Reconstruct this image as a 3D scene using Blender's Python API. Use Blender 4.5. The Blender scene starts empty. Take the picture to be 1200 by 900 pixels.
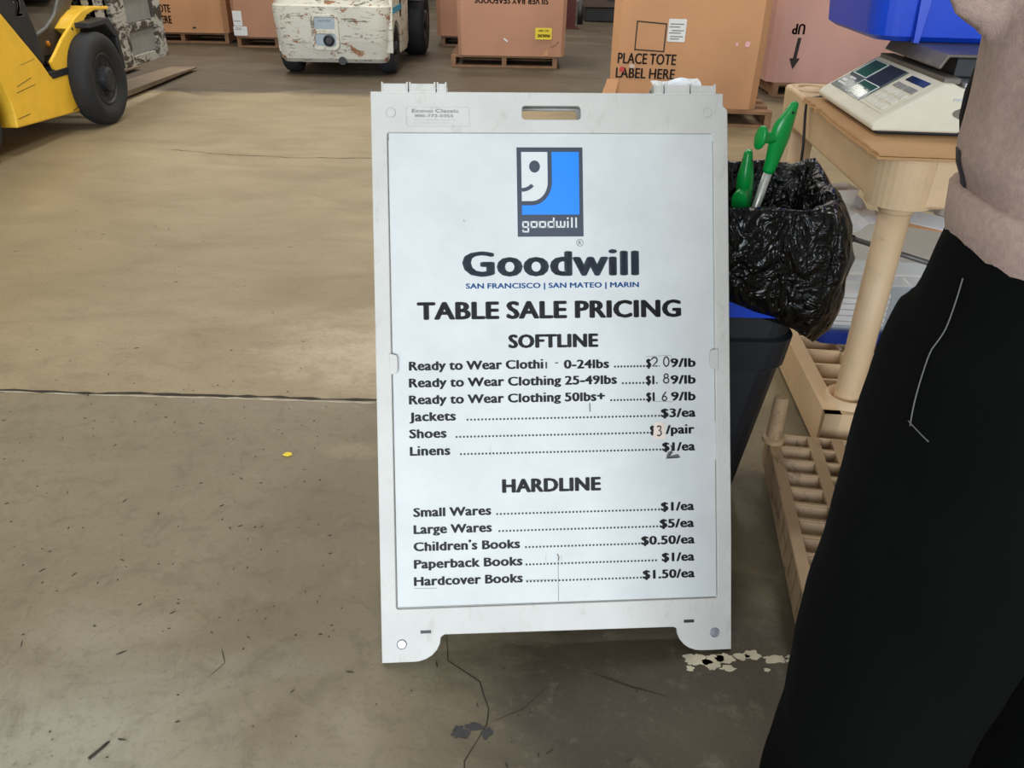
import bpy, bmesh, math, random
from mathutils import Vector, Matrix, noise
from mathutils.bvhtree import BVHTree
random.seed(7)
C = bpy.context.scene.collection
SC = bpy.context.scene
PI = math.pi
R = math.radians

# ------------------------------------------------------------------ camera
cam_d = bpy.data.cameras.new('camera'); cam = bpy.data.objects.new('camera', cam_d); C.objects.link(cam)
cam_d.sensor_fit = 'HORIZONTAL'; cam_d.sensor_width = 36.0; cam_d.lens = 930 / 1200 * 36.0
cam_d.clip_start = 0.02; cam_d.clip_end = 200
PITCH, ROLL, CAMH = 0.5152, 0.0196, 1.1423
cam.location = (0, 0, CAMH)
cp, sp, cr, sr = math.cos(PITCH), math.sin(PITCH), math.cos(ROLL), math.sin(ROLL)
_f = Vector((0, cp, -sp)); _r = Vector((1, 0, 0)); _d = Vector((0, -sp, -cp))
_x = _r * cr - _d * sr; _y = -(_r * sr + _d * cr)
M = Matrix((_x, _y, -_f)).transposed().to_4x4(); M.translation = cam.location
cam.matrix_world = M
SC.camera = cam
SC.view_settings.view_transform = 'Standard'; SC.view_settings.look = 'None'
SC.view_settings.gamma = 1.0; SC.view_settings.use_curve_mapping = False
SC.view_settings.exposure = 0.0

# ------------------------------------------------------------------ world and lights
w = bpy.data.worlds.new('sky'); SC.world = w; w.use_nodes = True
w.node_tree.nodes['Background'].inputs[0].default_value = (0.75, 0.86, 1.0, 1)
w.node_tree.nodes['Background'].inputs[1].default_value = 1.0

def area(name, loc, rot, sx, sy, power, col):
    l = bpy.data.lights.new(name, 'AREA'); l.shape = 'RECTANGLE'; l.size = sx; l.size_y = sy
    l.energy = power; l.color = col
    o = bpy.data.objects.new(name, l); o.location = loc; o.rotation_euler = rot; C.objects.link(o); return o
# daylight through the open dock door behind the photographer
area('door_daylight', (-1.3, -6.6, 2.3), (R(90), 0, 0), 8.6, 4.0, 1050, (0.87, 0.935, 1.0))
LAMPS = [(x, y) for y in (4.2, 7.4, 10.6, 13.8) for x in (-4.6, -1.2, 2.2)]
LAMP_POWER = 60
LAMP_COL = (1.0, 0.95, 0.87)

# ------------------------------------------------------------------ materials
def lin(c):
    out = []
    for v in c[:3]:
        v /= 255.0
        out.append(v / 12.92 if v <= 0.04045 else ((v + 0.055) / 1.055) ** 2.4)
    return (*out, 1.0)

class NT:
    def __init__(s, name):
        s.m = bpy.data.materials.new(name); s.m.use_nodes = True
        s.t = s.m.node_tree; s.n = s.t.nodes; s.b = s.n['Principled BSDF']
        s.tc = s.n.new('ShaderNodeTexCoord').outputs['Object']
    def lk(s, a, b): s.t.links.new(a, b)
    def mapping(s, scale=(1, 1, 1), loc=(0, 0, 0), src=None):
        n = s.n.new('ShaderNodeMapping'); n.inputs['Scale'].default_value = scale; n.inputs['Location'].default_value = loc
        s.lk(src or s.tc, n.inputs['Vector']); return n.outputs[0]
    def noise(s, scale, detail=6, rough=0.55, vec=None, dist=0.0):
        n = s.n.new('ShaderNodeTexNoise'); n.inputs['Scale'].default_value = scale
        n.inputs['Detail'].default_value = detail; n.inputs['Roughness'].default_value = rough
        n.inputs['Distortion'].default_value = dist
        s.lk(vec or s.tc, n.inputs['Vector']); return n.outputs['Fac']
    def ramp(s, fac, a, b, va=0.0, vb=1.0):
        n = s.n.new('ShaderNodeMapRange'); n.clamp = True
        n.inputs[1].default_value = a; n.inputs[2].default_value = b
        n.inputs[3].default_value = va; n.inputs[4].default_value = vb
        s.lk(fac, n.inputs[0]); return n.outputs[0]
    def math(s, op, a, b=None):
        n = s.n.new('ShaderNodeMath'); n.operation = op
        for i, v in enumerate((a, b)):
            if v is None: continue
            if isinstance(v, (int, float)): n.inputs[i].default_value = v
            else: s.lk(v, n.inputs[i])
        return n.outputs[0]
    def mix(s, fac, a, b):
        n = s.n.new('ShaderNodeMix'); n.data_type = 'RGBA'
        for sock, v in ((n.inputs[0], fac), (n.inputs[6], a), (n.inputs[7], b)):
            if isinstance(v, (int, float)): sock.default_value = v
            elif isinstance(v, tuple): sock.default_value = v
            else: s.lk(v, sock)
        return n.outputs[2]
    def color(s, v):
        if isinstance(v, tuple): s.b.inputs['Base Color'].default_value = v
        else: s.lk(v, s.b.inputs['Base Color'])
    def bump(s, h, strength=0.3, dist=0.01):
        n = s.n.new('ShaderNodeBump'); n.inputs['Strength'].default_value = strength; n.inputs['Distance'].default_value = dist
        s.lk(h, n.inputs['Height']); s.lk(n.outputs[0], s.b.inputs['Normal'])
    def rough(s, v):
        if isinstance(v, (int, float)): s.b.inputs['Roughness'].default_value = v
        else: s.lk(v, s.b.inputs['Roughness'])

def simple(name, c, rough=0.5, var=0.12, scale=12, metal=0.0, bump=0.0, dirt=None, dirt_amt=0.5, spec=None):
    k = NT(name); base = lin(c)
    dark = tuple(v * (1 - var) for v in base[:3]) + (1,); lite = tuple(min(1, v * (1 + var)) for v in base[:3]) + (1,)
    n = k.noise(scale)
    col = k.mix(k.ramp(n, 0.3, 0.7), dark, lite)
    if dirt:
        f = k.ramp(k.noise(scale * 2.3, 9, 0.7), 0.60, 0.74, 0, dirt_amt)
        col = k.mix(f, col, lin(dirt))
    k.color(col); k.rough(rough); k.b.inputs['Metallic'].default_value = metal
    if spec is not None: k.b.inputs['Specular IOR Level'].default_value = spec
    if bump: k.bump(k.noise(scale * 6, 4), bump, 0.004)
    return k.m

def emit(name, c, e):
    k = NT(name); k.color(lin(c)); k.b.inputs['Emission Color'].default_value = lin(c); k.b.inputs['Emission Strength'].default_value = e
    return k.m

def floor_material():
    k = NT('stained_concrete')
    sep = k.n.new('ShaderNodeSeparateXYZ'); k.lk(k.tc, sep.inputs[0]); X, Y = sep.outputs[0], sep.outputs[1]
    big = k.noise(0.55, 5, 0.55, dist=0.4)
    mid = k.noise(2.4, 8, 0.62, k.mapping((0.75, 1.5, 1)), 0.7)
    streak = k.noise(3.2, 5, 0.6, k.mapping((0.32, 1.7, 1)), 0.3)
    fine = k.noise(38, 8, 0.72)
    col = k.mix(k.ramp(big, 0.35, 0.65), lin((140, 125, 97)), lin((160, 145, 115)))
    col = k.mix(k.ramp(mid, 0.44, 0.70, 0, 0.55), col, lin((124, 111, 87)))
    col = k.mix(k.ramp(streak, 0.52, 0.78, 0, 0.3), col, lin((172, 157, 128)))
    # nearer slab: greyer and rougher than the one beyond the joint
    near = k.ramp(Y, 1.93, 1.91, 0, 1)
    col = k.mix(k.math('MULTIPLY', near, 0.55), col, lin((110, 104, 87)))
    # dark traffic lane far back
    wob = k.math('ADD', Y, k.math('MULTIPLY', k.math('SUBTRACT', mid, 0.5), 0.7))
    lane = k.math('MULTIPLY', k.ramp(wob, 6.55, 6.80), k.ramp(big, 0.2, 0.55, 0.75, 0.96))
    col = k.mix(lane, col, lin((80, 71, 59)))
    lane2 = k.math('MULTIPLY', k.ramp(k.noise(1.6, 7, 0.6, k.mapping((0.5, 1.2, 1))), 0.54, 0.64, 0, 0.5), k.ramp(wob, 6.8, 7.3))
    col = k.mix(lane2, col, lin((116, 106, 92)))
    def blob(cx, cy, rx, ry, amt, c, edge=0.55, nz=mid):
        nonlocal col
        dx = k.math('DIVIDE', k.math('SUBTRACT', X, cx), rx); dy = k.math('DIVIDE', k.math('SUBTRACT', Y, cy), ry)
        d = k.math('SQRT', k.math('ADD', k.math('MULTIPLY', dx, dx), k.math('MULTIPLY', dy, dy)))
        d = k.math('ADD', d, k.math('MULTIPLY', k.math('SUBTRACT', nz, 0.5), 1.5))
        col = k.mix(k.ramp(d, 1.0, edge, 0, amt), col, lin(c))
    blob(0.26, 0.93, 0.46, 0.46, 0.92, (60, 51, 39), 0.45)  # these two blobs paint the photographer's shadow into the colour, with real grime
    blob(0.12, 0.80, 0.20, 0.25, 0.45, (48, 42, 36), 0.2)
    blob(-0.42, 1.35, 0.22, 0.45, 0.55, (96, 84, 64), 0.3)
    blob(-0.38, 2.22, 0.42, 0.34, 0.7, (204, 190, 162), 0.1, k.noise(9, 9, 0.75, k.mapping((0.8, 1.6, 1))))
    blob(-0.40, 1.66, 0.10, 0.05, 0.25, (176, 160, 130), 0.4, k.noise(12, 9, 0.75))
    blob(-0.75, 0.80, 0.55, 0.30, 0.6, (170, 167, 152), 0.2)
    # small dark specks and pits, denser towards the door
    v = k.n.new('ShaderNodeTexVoronoi'); v.inputs['Scale'].default_value = 34; k.lk(k.mapping((1, 1, 0)), v.inputs['Vector'])
    spk = k.math('MULTIPLY', k.ramp(v.outputs['Distance'], 0.10, 0.05), k.ramp(k.noise(9, 3), 0.52, 0.62))
    col = k.mix(k.math('MULTIPLY', spk, k.ramp(Y, 2.4, 1.0, 0, 0.7)), col, lin((58, 52, 44)))
    col = k.mix(k.ramp(k.noise(70, 6, 0.75), 0.54, 0.72, 0, 0.5), col, lin((84, 76, 60)))
    col = k.mix(k.math('MULTIPLY', k.ramp(k.noise(13, 9, 0.72, None, 0.6), 0.50, 0.68, 0, 0.45), k.ramp(Y, 3.2, 1.4)), col, lin((84, 75, 59)))
    col = k.mix(k.math('MULTIPLY', k.ramp(k.noise(17, 9, 0.75, k.mapping((1, 1, 1), (5, 3, 0))), 0.54, 0.72, 0, 0.3), k.ramp(Y, 3.2, 1.4)), col, lin((150, 143, 124)))
    col = k.mix(k.ramp(fine, 0.40, 0.26, 0, 0.10), col, lin((180, 170, 150)))
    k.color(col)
    k.rough(k.ramp(mid, 0.3, 0.7, 0.42, 0.62))
    k.b.inputs['Specular IOR Level'].default_value = 0.35
    k.bump(k.math('ADD', k.math('MULTIPLY', fine, 0.5), k.noise(110, 4, 0.6)), 0.22, 0.004)
    return k.m

def plastic_dirty(name, c, grime=(120, 108, 88), lo=0.60, hi=0.80, amt=0.6):
    k = NT(name)
    n = k.noise(7, 10, 0.66); s = k.noise(26, 9, 0.75, k.mapping((1, 0.35, 1)), 0.5)
    base = lin(c); b2 = tuple(x * 0.88 for x in base[:3]) + (1,)
    col = k.mix(k.ramp(n, 0.35, 0.68), base, b2)
    col = k.mix(k.ramp(s, lo, hi, 0, amt), col, lin(grime))
    k.color(col); k.rough(0.5); return k.m

def peeling(name, c, rust, dark, a=0.525, b=0.565):
    k = NT(name)
    n1 = k.noise(7, 10, 0.7, k.mapping((1, 1, 1.6)), 0.6); n2 = k.noise(11, 10, 0.75, k.mapping((0.7, 0.7, 3.2), (3, 1, 7)), 0.8)
    col = k.mix(k.ramp(k.noise(2.5, 5), 0.35, 0.65), lin(c), tuple(v * 0.82 for v in lin(c)[:3]) + (1,))
    col = k.mix(k.ramp(n1, a + 0.05, a + 0.075), col, lin(rust))
    col = k.mix(k.ramp(n2, b, b + 0.03, 0, 0.9), col, lin(dark))
    k.color(col); k.rough(0.6); k.bump(n1, 0.3, 0.004); return k.m

def cardboard(name, c):
    k = NT(name)
    st = k.noise(3, 5, 0.5, k.mapping((1, 1, 0.15))); n = k.noise(2.0, 6)
    base = lin(c)
    col = k.mix(k.ramp(n, 0.3, 0.7), base, tuple(v * 0.84 for v in base[:3]) + (1,))
    col = k.mix(k.ramp(st, 0.4, 0.7, 0, 0.25), col, tuple(min(1, v * 1.15) for v in base[:3]) + (1,))
    col = k.mix(k.ramp(k.noise(14, 8, 0.7), 0.66, 0.75, 0, 0.4), col, tuple(v * 0.55 for v in base[:3]) + (1,))
    k.color(col); k.rough(0.8)
    wv = k.n.new('ShaderNodeTexWave'); wv.inputs['Scale'].default_value = 60; k.lk(k.tc, wv.inputs['Vector'])
    k.bump(wv.outputs['Fac'], 0.05, 0.002); return k.m

MT = {}
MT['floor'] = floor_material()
MT['wall'] = simple('grey_block_wall', (150, 148, 142), 0.8, 0.1, 2)
MT['ceiling'] = simple('ceiling_panels', (170, 170, 165), 0.8, 0.05, 1)
MT['crack'] = simple('crack_dirt', (50, 42, 32), 0.9, 0.3, 20)
MT['filler'] = simple('crack_filler', (176, 168, 150), 0.8, 0.2, 30)
MT['frame'] = plastic_dirty('white_board_plastic', (188, 187, 181), lo=0.55, hi=0.80, amt=0.55)
MT['panel'] = plastic_dirty('printed_sign_face', (192, 195, 194), (170, 160, 140), 0.66, 0.9, 0.35)
MT['slate'] = simple('slate_ink', (48, 58, 72), 0.45, 0.05)
MT['blue_ink'] = simple('bright_blue_ink', (18, 122, 224), 0.4, 0.03)
MT['blue_text'] = simple('blue_text_ink', (28, 100, 168), 0.45, 0.03)
MT['black_ink'] = simple('black_ink', (26, 26, 28), 0.5, 0.1)
MT['white_ink'] = simple('white_ink', (194, 197, 197), 0.45, 0.02)
MT['tape'] = simple('beige_tape', (206, 190, 178), 0.6, 0.1, 40)
MT['smear'] = simple('grey_tape_smear', (96, 96, 94), 0.6, 0.4, 90)
MT['scratch'] = simple('grime_scratch', (120, 116, 108), 0.8, 0.3, 60)
MT['card'] = cardboard('tan_cardboard', (206, 154, 112))
MT['card_brown'] = cardboard('brown_cardboard', (186, 138, 110))
MT['card_pink'] = cardboard('pinkish_cardboard', (206, 160, 148))
MT['card_light'] = cardboard('flattened_cardboard', (192, 150, 104))
MT['wood'] = simple('pallet_wood', (138, 104, 76), 0.8, 0.25, 9)
MT['wood_dark'] = simple('old_pallet_wood', (122, 98, 76), 0.85, 0.25, 9)
MT['print'] = simple('box_print_black', (40, 32, 28), 0.7, 0.2)
MT['print_navy'] = simple('box_print_navy', (52, 44, 66), 0.7, 0.2)
MT['paper'] = simple('white_paper', (226, 228, 230), 0.7, 0.04)
MT['yellow_sticker'] = simple('yellow_sticker', (226, 200, 40), 0.5, 0.05)
MT['red_sticker'] = simple('red_sticker', (200, 50, 50), 0.5, 0.05)
MT['pink_sticker'] = simple('pink_sticker', (230, 170, 180), 0.5, 0.05)
MT['yellow'] = plastic_dirty('yellow_forklift_paint', (255, 204, 60), (190, 146, 70), 0.66, 0.84, 0.4)
MT['rubber'] = simple('tyre_rubber', (34, 36, 40), 0.75, 0.25, 14, bump=0.2)
MT['hub'] = simple('greasy_hub', (48, 50, 54), 0.45, 0.3, 25, metal=0.3)
MT['black_metal'] = simple('black_metal', (36, 38, 42), 0.5, 0.2, 10)
MT['grey_metal'] = simple('grey_metal', (104, 104, 102), 0.5, 0.25, 10, metal=0.4)
MT['cowl'] = simple('brown_cowl', (82, 72, 58), 0.5, 0.2, 8)
MT['fork'] = simple('worn_fork_steel', (132, 116, 98), 0.5, 0.2, 8, metal=0.3)
MT['peel_mast'] = peeling('peeling_mast_paint', (186, 184, 176), (70, 62, 54), (58, 54, 48), 0.46, 0.54)
MT['mast_recess'] = simple('grey_recess_panel', (140, 140, 136), 0.6, 0.12, 12)
MT['peel_white'] = peeling('chipped_white_paint', (214, 212, 198), (150, 104, 72), (92, 82, 66))
MT['lens'] = simple('bluish_lens', (150, 164, 172), 0.25, 0.06)
MT['cyan'] = simple('cyan_stripe', (40, 160, 196), 0.4, 0.05)
MT['tan'] = plastic_dirty('tan_table_plastic', (214, 184, 146), (132, 104, 74), 0.58, 0.80, 0.5)
MT['tan_pallet'] = plastic_dirty('dirty_tan_pallet_plastic', (184, 154, 120), (62, 52, 42), 0.55, 0.68, 0.8)
MT['beige'] = plastic_dirty('cream_scale_plastic', (226, 221, 202), (150, 128, 90), 0.68, 0.86, 0.4)
MT['scale_panel'] = simple('scale_dark_panel', (92, 104, 104), 0.18, 0.1, 6)
MT['scale_window'] = simple('scale_green_window', (40, 96, 82), 0.15, 0.4, 14)
MT['scale_lcd'] = simple('scale_blue_window', (40, 52, 68), 0.15, 0.1)
MT['key'] = simple('key_white', (222, 220, 208), 0.5, 0.05)
MT['steel'] = simple('brushed_steel', (176, 178, 186), 0.35, 0.1, 20, metal=0.7)
MT['dull_steel'] = simple('dull_grey_steel', (112, 106, 98), 0.45, 0.2, 20, metal=0.4)
MT['blue_tote'] = simple('blue_tote_plastic', (10, 66, 200), 0.35, 0.1, 5)
MT['navy_rim'] = simple('navy_plastic', (16, 44, 120), 0.4, 0.1, 5)
MT['bin'] = simple('black_bin_plastic', (26, 30, 36), 0.5, 0.2, 6)
MT['green'] = simple('green_plastic', (8, 140, 60), 0.3, 0.12, 8)
MT['alu'] = simple('pale_aluminium', (196, 196, 190), 0.35, 0.08, 20, metal=0.5)
MT['skin'] = simple('skin', (190, 140, 115), 0.5, 0.06, 30)
MT['hair'] = simple('dark_hair', (40, 30, 24), 0.6, 0.2, 40)
MT['fleece'] = simple('taupe_fleece', (156, 134, 124), 0.9, 0.14, 160, bump=0.35)
MT['fleece_dark'] = simple('dark_lining', (30, 26, 26), 0.9, 0.1, 60)
MT['trouser'] = simple('black_trouser_cloth', (9, 10, 10), 0.95, 0.15, 8, spec=0.05)
MT['stitch'] = simple('grey_stitching', (84, 84, 82), 0.8, 0.1)
MT['shoe'] = simple('grey_shoe', (70, 70, 74), 0.6, 0.1)
MT['white_plastic'] = simple('white_plastic', (226, 218, 208), 0.4, 0.05)
MT['red_column'] = simple('dark_red_paint', (84, 40, 38), 0.6, 0.15)
MT['cabinet'] = simple('brown_cabinet', (92, 78, 70), 0.6, 0.12, 3)
MT['debris'] = simple('dark_debris', (58, 52, 44), 0.9, 0.4, 30)
MT['flake'] = simple('cream_paint_flake', (206, 196, 170), 0.7, 0.15, 30)
MT['oil'] = simple('dried_black_blot', (44, 44, 46), 0.6, 0.3, 60)
MT['orange'] = simple('orange_reflector', (210, 130, 30), 0.3, 0.1)
MT['lampglow'] = emit('lamp_diffuser', (255, 246, 230), 6.0)

def bag_material():
    k = NT('glossy_black_film'); k.color(lin((4, 5, 6))); k.rough(0.24); k.b.inputs['Specular IOR Level'].default_value = 0.4
    def crease(sc, dist, vec=None): return k.math('ABSOLUTE', k.math('SUBTRACT', k.noise(sc, 2, 0.5, vec, dist), 0.5))
    k.bump(k.math('ADD', crease(11, 1.6, k.mapping((1.5, 1.5, 0.6))), k.math('MULTIPLY', crease(30, 1.2), 0.3)), 0.75, 0.05)
    return k.m
MT['bag'] = bag_material()
def clear_material():
    k = NT('clear_plastic'); k.color(lin((214, 222, 226))); k.rough(0.22)
    k.b.inputs['Alpha'].default_value = 0.25
    return k.m
MT['clear'] = clear_material()

# ------------------------------------------------------------------ mesh helpers
def finish(name, bm, m, parent=None, loc=None, rot=None, smooth=False, bevel=0, seg=2):
    me = bpy.data.meshes.new(name)
    bmesh.ops.recalc_face_normals(bm, faces=bm.faces); bm.to_mesh(me); bm.free()
    o = bpy.data.objects.new(name, me); C.objects.link(o)
    for x in (m if isinstance(m, (list, tuple)) else [m]): me.materials.append(MT[x])
    if parent: o.parent = parent
    if loc is not None: o.location = loc
    if rot is not None: o.rotation_euler = rot
    if smooth:
        for p in me.polygons: p.use_smooth = True
    if bevel:
        b = o.modifiers.new('bevel', 'BEVEL'); b.width = bevel; b.segments = seg; b.limit_method = 'ANGLE'; b.angle_limit = R(40)
    return o

def tag(o, label, cat, group=None, kind=None):
    o['label'] = label; o['category'] = cat
    if group: o['group'] = group
    if kind: o['kind'] = kind
    return o
def thing(name, label, cat, loc=(0, 0, 0), rotz=0.0, group=None):
    o = bpy.data.objects.new(name, None); C.objects.link(o); o.location = loc; o.rotation_euler = (0, 0, rotz)
    o.empty_display_size = 0.1
    return tag(o, label, cat, group)
def struct(o): o['kind'] = 'structure'; return o

def box(bm, x0, x1, y0, y1, z0, z1, mi=0, rotz=0.0, piv=None):
    vs = [bm.verts.new((x, y, z)) for z in (z0, z1) for x, y in ((x0, y0), (x1, y0), (x1, y1), (x0, y1))]
    if rotz:
        c = Vector(piv or ((x0 + x1) / 2, (y0 + y1) / 2, 0)); rm = Matrix.Rotation(rotz, 3, 'Z')
        for v in vs: v.co = rm @ (v.co - c) + c
    for f in ((3, 2, 1, 0), (4, 5, 6, 7), (0, 1, 5, 4), (1, 2, 6, 5), (2, 3, 7, 6), (3, 0, 4, 7)):
        bm.faces.new([vs[i] for i in f]).material_index = mi
    return vs
def B(*a, **k): bm = bmesh.new(); box(bm, *a, **k); return bm

def loft(bm, rings, cap=True, closed=True, mi=0):
    rv = [[bm.verts.new(p) for p in r] for r in rings]
    n = len(rv[0])
    for a, b in zip(rv, rv[1:]):
        for i in range(n if closed else n - 1):
            bm.faces.new((a[i], a[(i + 1) % n], b[(i + 1) % n], b[i])).material_index = mi
    if cap and closed:
        bm.faces.new(rv[0][::-1]).material_index = mi; bm.faces.new(rv[-1]).material_index = mi
    return rv
def frame_of(d):
    d = Vector(d).normalized(); a = Vector((0, 0, 1)) if abs(d.z) < 0.9 else Vector((1, 0, 0))
    u = d.cross(a).normalized(); return u, d.cross(u).normalized()
def cone(bm, p0, p1, r0, r1=None, seg=20, cap=True, mi=0):
    p0, p1 = Vector(p0), Vector(p1); r1 = r0 if r1 is None else r1
    u, v = frame_of(p1 - p0)
    rg = [[p + (u * math.cos(t) + v * math.sin(t)) * r for t in [2 * PI * i / seg for i in range(seg)]] for p, r in ((p0, r0), (p1, r1))]
    loft(bm, rg, cap, mi=mi)
def lathe(bm, org, axis, prof, seg=28, mi=0, cap=True):
    org = Vector(org); ax = Vector(axis).normalized(); u, v = frame_of(ax)
    loft(bm, [[org + ax * h + (u * math.cos(2 * PI * i / seg) + v * math.sin(2 * PI * i / seg)) * max(r, 1e-4) for i in range(seg)] for r, h in prof], cap, mi=mi)
def tube(bm, pts, r, seg=10):
    pts = [Vector(p) for p in pts]; rings = []
    for i, p in enumerate(pts):
        d = pts[min(i + 1, len(pts) - 1)] - pts[max(i - 1, 0)]
        u, v = frame_of(d) if i == 0 else (u0, v0)
        if i:
            d.normalize(); u = (u0 - d * u0.dot(d)).normalized(); v = d.cross(u)
        u0, v0 = u, v
        rr = r[i] if isinstance(r, (list, tuple)) else r
        rings.append([p + (u * math.cos(2 * PI * k / seg) + v * math.sin(2 * PI * k / seg)) * rr for k in range(seg)])
    loft(bm, rings)
def prism(bm, poly, axis, a, b, mi=0):
    """poly in the plane across axis: x->(y,z), y->(x,z), z->(x,y)"""
    def P(p, t): return {'x': (t, p[0], p[1]), 'y': (p[0], t, p[1]), 'z': (p[0], p[1], t)}[axis]
    loft(bm, [[P(p, a) for p in poly], [P(p, b) for p in poly]], mi=mi)
def rrect(x0, x1, y0, y1, r, z, n=5):
    out = []
    for cx, cy, a0 in ((x1 - r, y1 - r, 0), (x0 + r, y1 - r, 90), (x0 + r, y0 + r, 180), (x1 - r, y0 + r, 270)):
        for i in range(n + 1):
            t = R(a0 + 90 * i / n); out.append((cx + r * math.cos(t), cy + r * math.sin(t), z))
    return out
def rr2(x0, x1, y0, y1, r, n=6): return [(p[0], p[1]) for p in rrect(x0, x1, y0, y1, r, 0, n)]
def ellipse(cx, cy, rx, ry, n=28): return [(cx + rx * math.cos(2 * PI * i / n), cy + ry * math.sin(2 * PI * i / n)) for i in range(n)]

def shape2d(loops, z0, z1, bevel=0.0):
    """flat shape with holes (filled 2D curve) of thickness z0..z1, as a bmesh"""
    cu = bpy.data.curves.new('s', 'CURVE'); cu.dimensions = '2D'; cu.fill_mode = 'BOTH'
    for lp in loops:
        s = cu.splines.new('POLY'); s.points.add(len(lp) - 1); s.use_cyclic_u = True
        for i, p in enumerate(lp): s.points[i].co = (p[0], p[1], 0, 1)
    cu.extrude = (z1 - z0) / 2 - bevel; cu.bevel_depth = bevel; cu.bevel_resolution = 1; cu.offset = -bevel
    return curve_bm(cu, (z0 + z1) / 2)
def curve_bm(cu, dz=0.0):
    o = bpy.data.objects.new('s', cu); C.objects.link(o)
    dg = bpy.context.evaluated_depsgraph_get(); dg.update()
    me = bpy.data.meshes.new_from_object(o.evaluated_get(dg), depsgraph=dg)
    bm = bmesh.new(); bm.from_mesh(me); bpy.data.meshes.remove(me)
    bpy.data.objects.remove(o); bpy.data.curves.remove(cu)
    bmesh.ops.translate(bm, verts=bm.verts, vec=(0, 0, dz)); return bm
def merge(dst, src, mat=None, mi=0):
    vm = {}
    for v in src.verts: vm[v] = dst.verts.new(mat @ v.co if mat else v.co)
    for f in src.faces:
        try: dst.faces.new([vm[v] for v in f.verts]).material_index = mi
        except ValueError: pass
    src.free()
def text_raw(s, res=3, space=1.0):
    cu = bpy.data.curves.new('t', 'FONT'); cu.body = s; cu.size = 1.0; cu.resolution_u = res; cu.space_character = space; cu.space_word = .85
    cu.fill_mode = 'FRONT'; cu.extrude = 0.0
    return curve_bm(cu)
_cap = []
def text(bm, s, x0, x1, base, cap, z=0.0, bold=0.06, mi=0, xh=1.0):
    """lettering with cap height `cap`, its ink running from x0 to x1 on `base`; bold = extra stroke radius / cap height"""
    if not _cap:
        h = text_raw('H'); ys = [v.co.y for v in h.verts]; _cap.extend((min(ys), max(ys))); h.free()
    lo, hi = _cap; t = text_raw(s, 3, 1 + bold * .7)
    xs = [v.co.x for v in t.verts]; a, b = min(xs), max(xs); r = bold * cap
    sx = (x1 - x0 - 2 * r) / (b - a); sy = (cap - .84 * r) / (hi - lo)
    if xh != 1.0:                                   # taller small letters, as in the heavy sign face
        xl = lo + .66 * (hi - lo); nrm = hi / (hi + xl * (xh - 1))
        for v in t.verts:
            y = v.co.y
            v.co.y = (y * xh if 0 < y <= xl else (y + xl * (xh - 1) if y > xl else y)) * nrm
    if bold > .05:                                  # keep the dots clear of the thickened stems
        seen = set()
        for v in t.verts:
            if v in seen: continue
            isl, todo = [], [v]; seen.add(v)
            while todo:
                q = todo.pop(); isl.append(q)
                for e in q.link_edges:
                    o = e.other_vert(q)
                    if o not in seen: seen.add(o); todo.append(o)
            ys = [q.co.y for q in isl]
            if min(ys) > .62 * hi and max(ys) - min(ys) < .3 * hi:
                for q in isl: q.co.y += .12 * hi
    me = bpy.data.meshes.new('t')
    for v in t.verts: v.co = Vector((x0 + r + (v.co.x - a) * sx, base + .42 * r + (v.co.y - lo) * sy, z))
    t.to_mesh(me); t.free()
    n = 0 if bold < .012 else 8
    for k in range(n + 1):
        d = Vector((0, 0, 0)) if k == n else Vector((r * math.cos(2 * PI * k / n), .42 * r * math.sin(2 * PI * k / n), 0))
        c = bmesh.new(); c.from_mesh(me); merge(bm, c, Matrix.Translation(d), mi)
    bpy.data.meshes.remove(me)
def stroke(bm, pts, wid, z=0.0):
    pts = [Vector((p[0], p[1], 0)) for p in pts]; L, Rr = [], []
    for i, p in enumerate(pts):
        d = (pts[min(i + 1, len(pts) - 1)] - pts[max(i - 1, 0)]).normalized(); n = Vector((-d.y, d.x, 0)) * wid / 2
        L.append(bm.verts.new((p.x + n.x, p.y + n.y, z))); Rr.append(bm.verts.new((p.x - n.x, p.y - n.y, z)))
    for i in range(len(pts) - 1): bm.faces.new((L[i], Rr[i], Rr[i + 1], L[i + 1]))
def arc(cx, cy, rx, ry, a0, a1, n=14): return [(cx + rx * math.cos(R(a0 + (a1 - a0) * i / n)), cy + ry * math.sin(R(a0 + (a1 - a0) * i / n))) for i in range(n + 1)]
def copy_tree(o, parent=None):
    c = o.copy(); C.objects.link(c)
    if parent: c.parent = parent
    for ch in list(o.children): copy_tree(ch, c)
    return c

# ------------------------------------------------------------------ the building
X0, X1, Y0, Y1, ZC = -9.0, 7.0, -7.0, 17.5, 5.4
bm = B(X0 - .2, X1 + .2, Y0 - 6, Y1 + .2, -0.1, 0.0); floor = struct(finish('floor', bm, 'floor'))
struct(finish('ceiling', B(X0 - .2, X1 + .2, Y0 - .2, Y1 + .2, ZC, ZC + .15), 'ceiling'))
struct(finish('wall_back', B(X0 - .2, X1 + .2, Y1, Y1 + .2, 0, ZC), 'wall'))
struct(finish('wall_left', B(X0 - .2, X0, Y0, Y1, 0, ZC), 'wall'))
struct(finish('wall_right', B(X1, X1 + .2, Y0, Y1, 0, ZC), 'wall'))
bm = bmesh.new()
box(bm, X0, -5.7, Y0 - .2, Y0, 0, ZC); box(bm, 3.1, X1, Y0 - .2, Y0, 0, ZC); box(bm, -5.7, 3.1, Y0 - .2, Y0, 4.4, ZC)
struct(finish('wall_front', bm, 'wall'))

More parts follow.
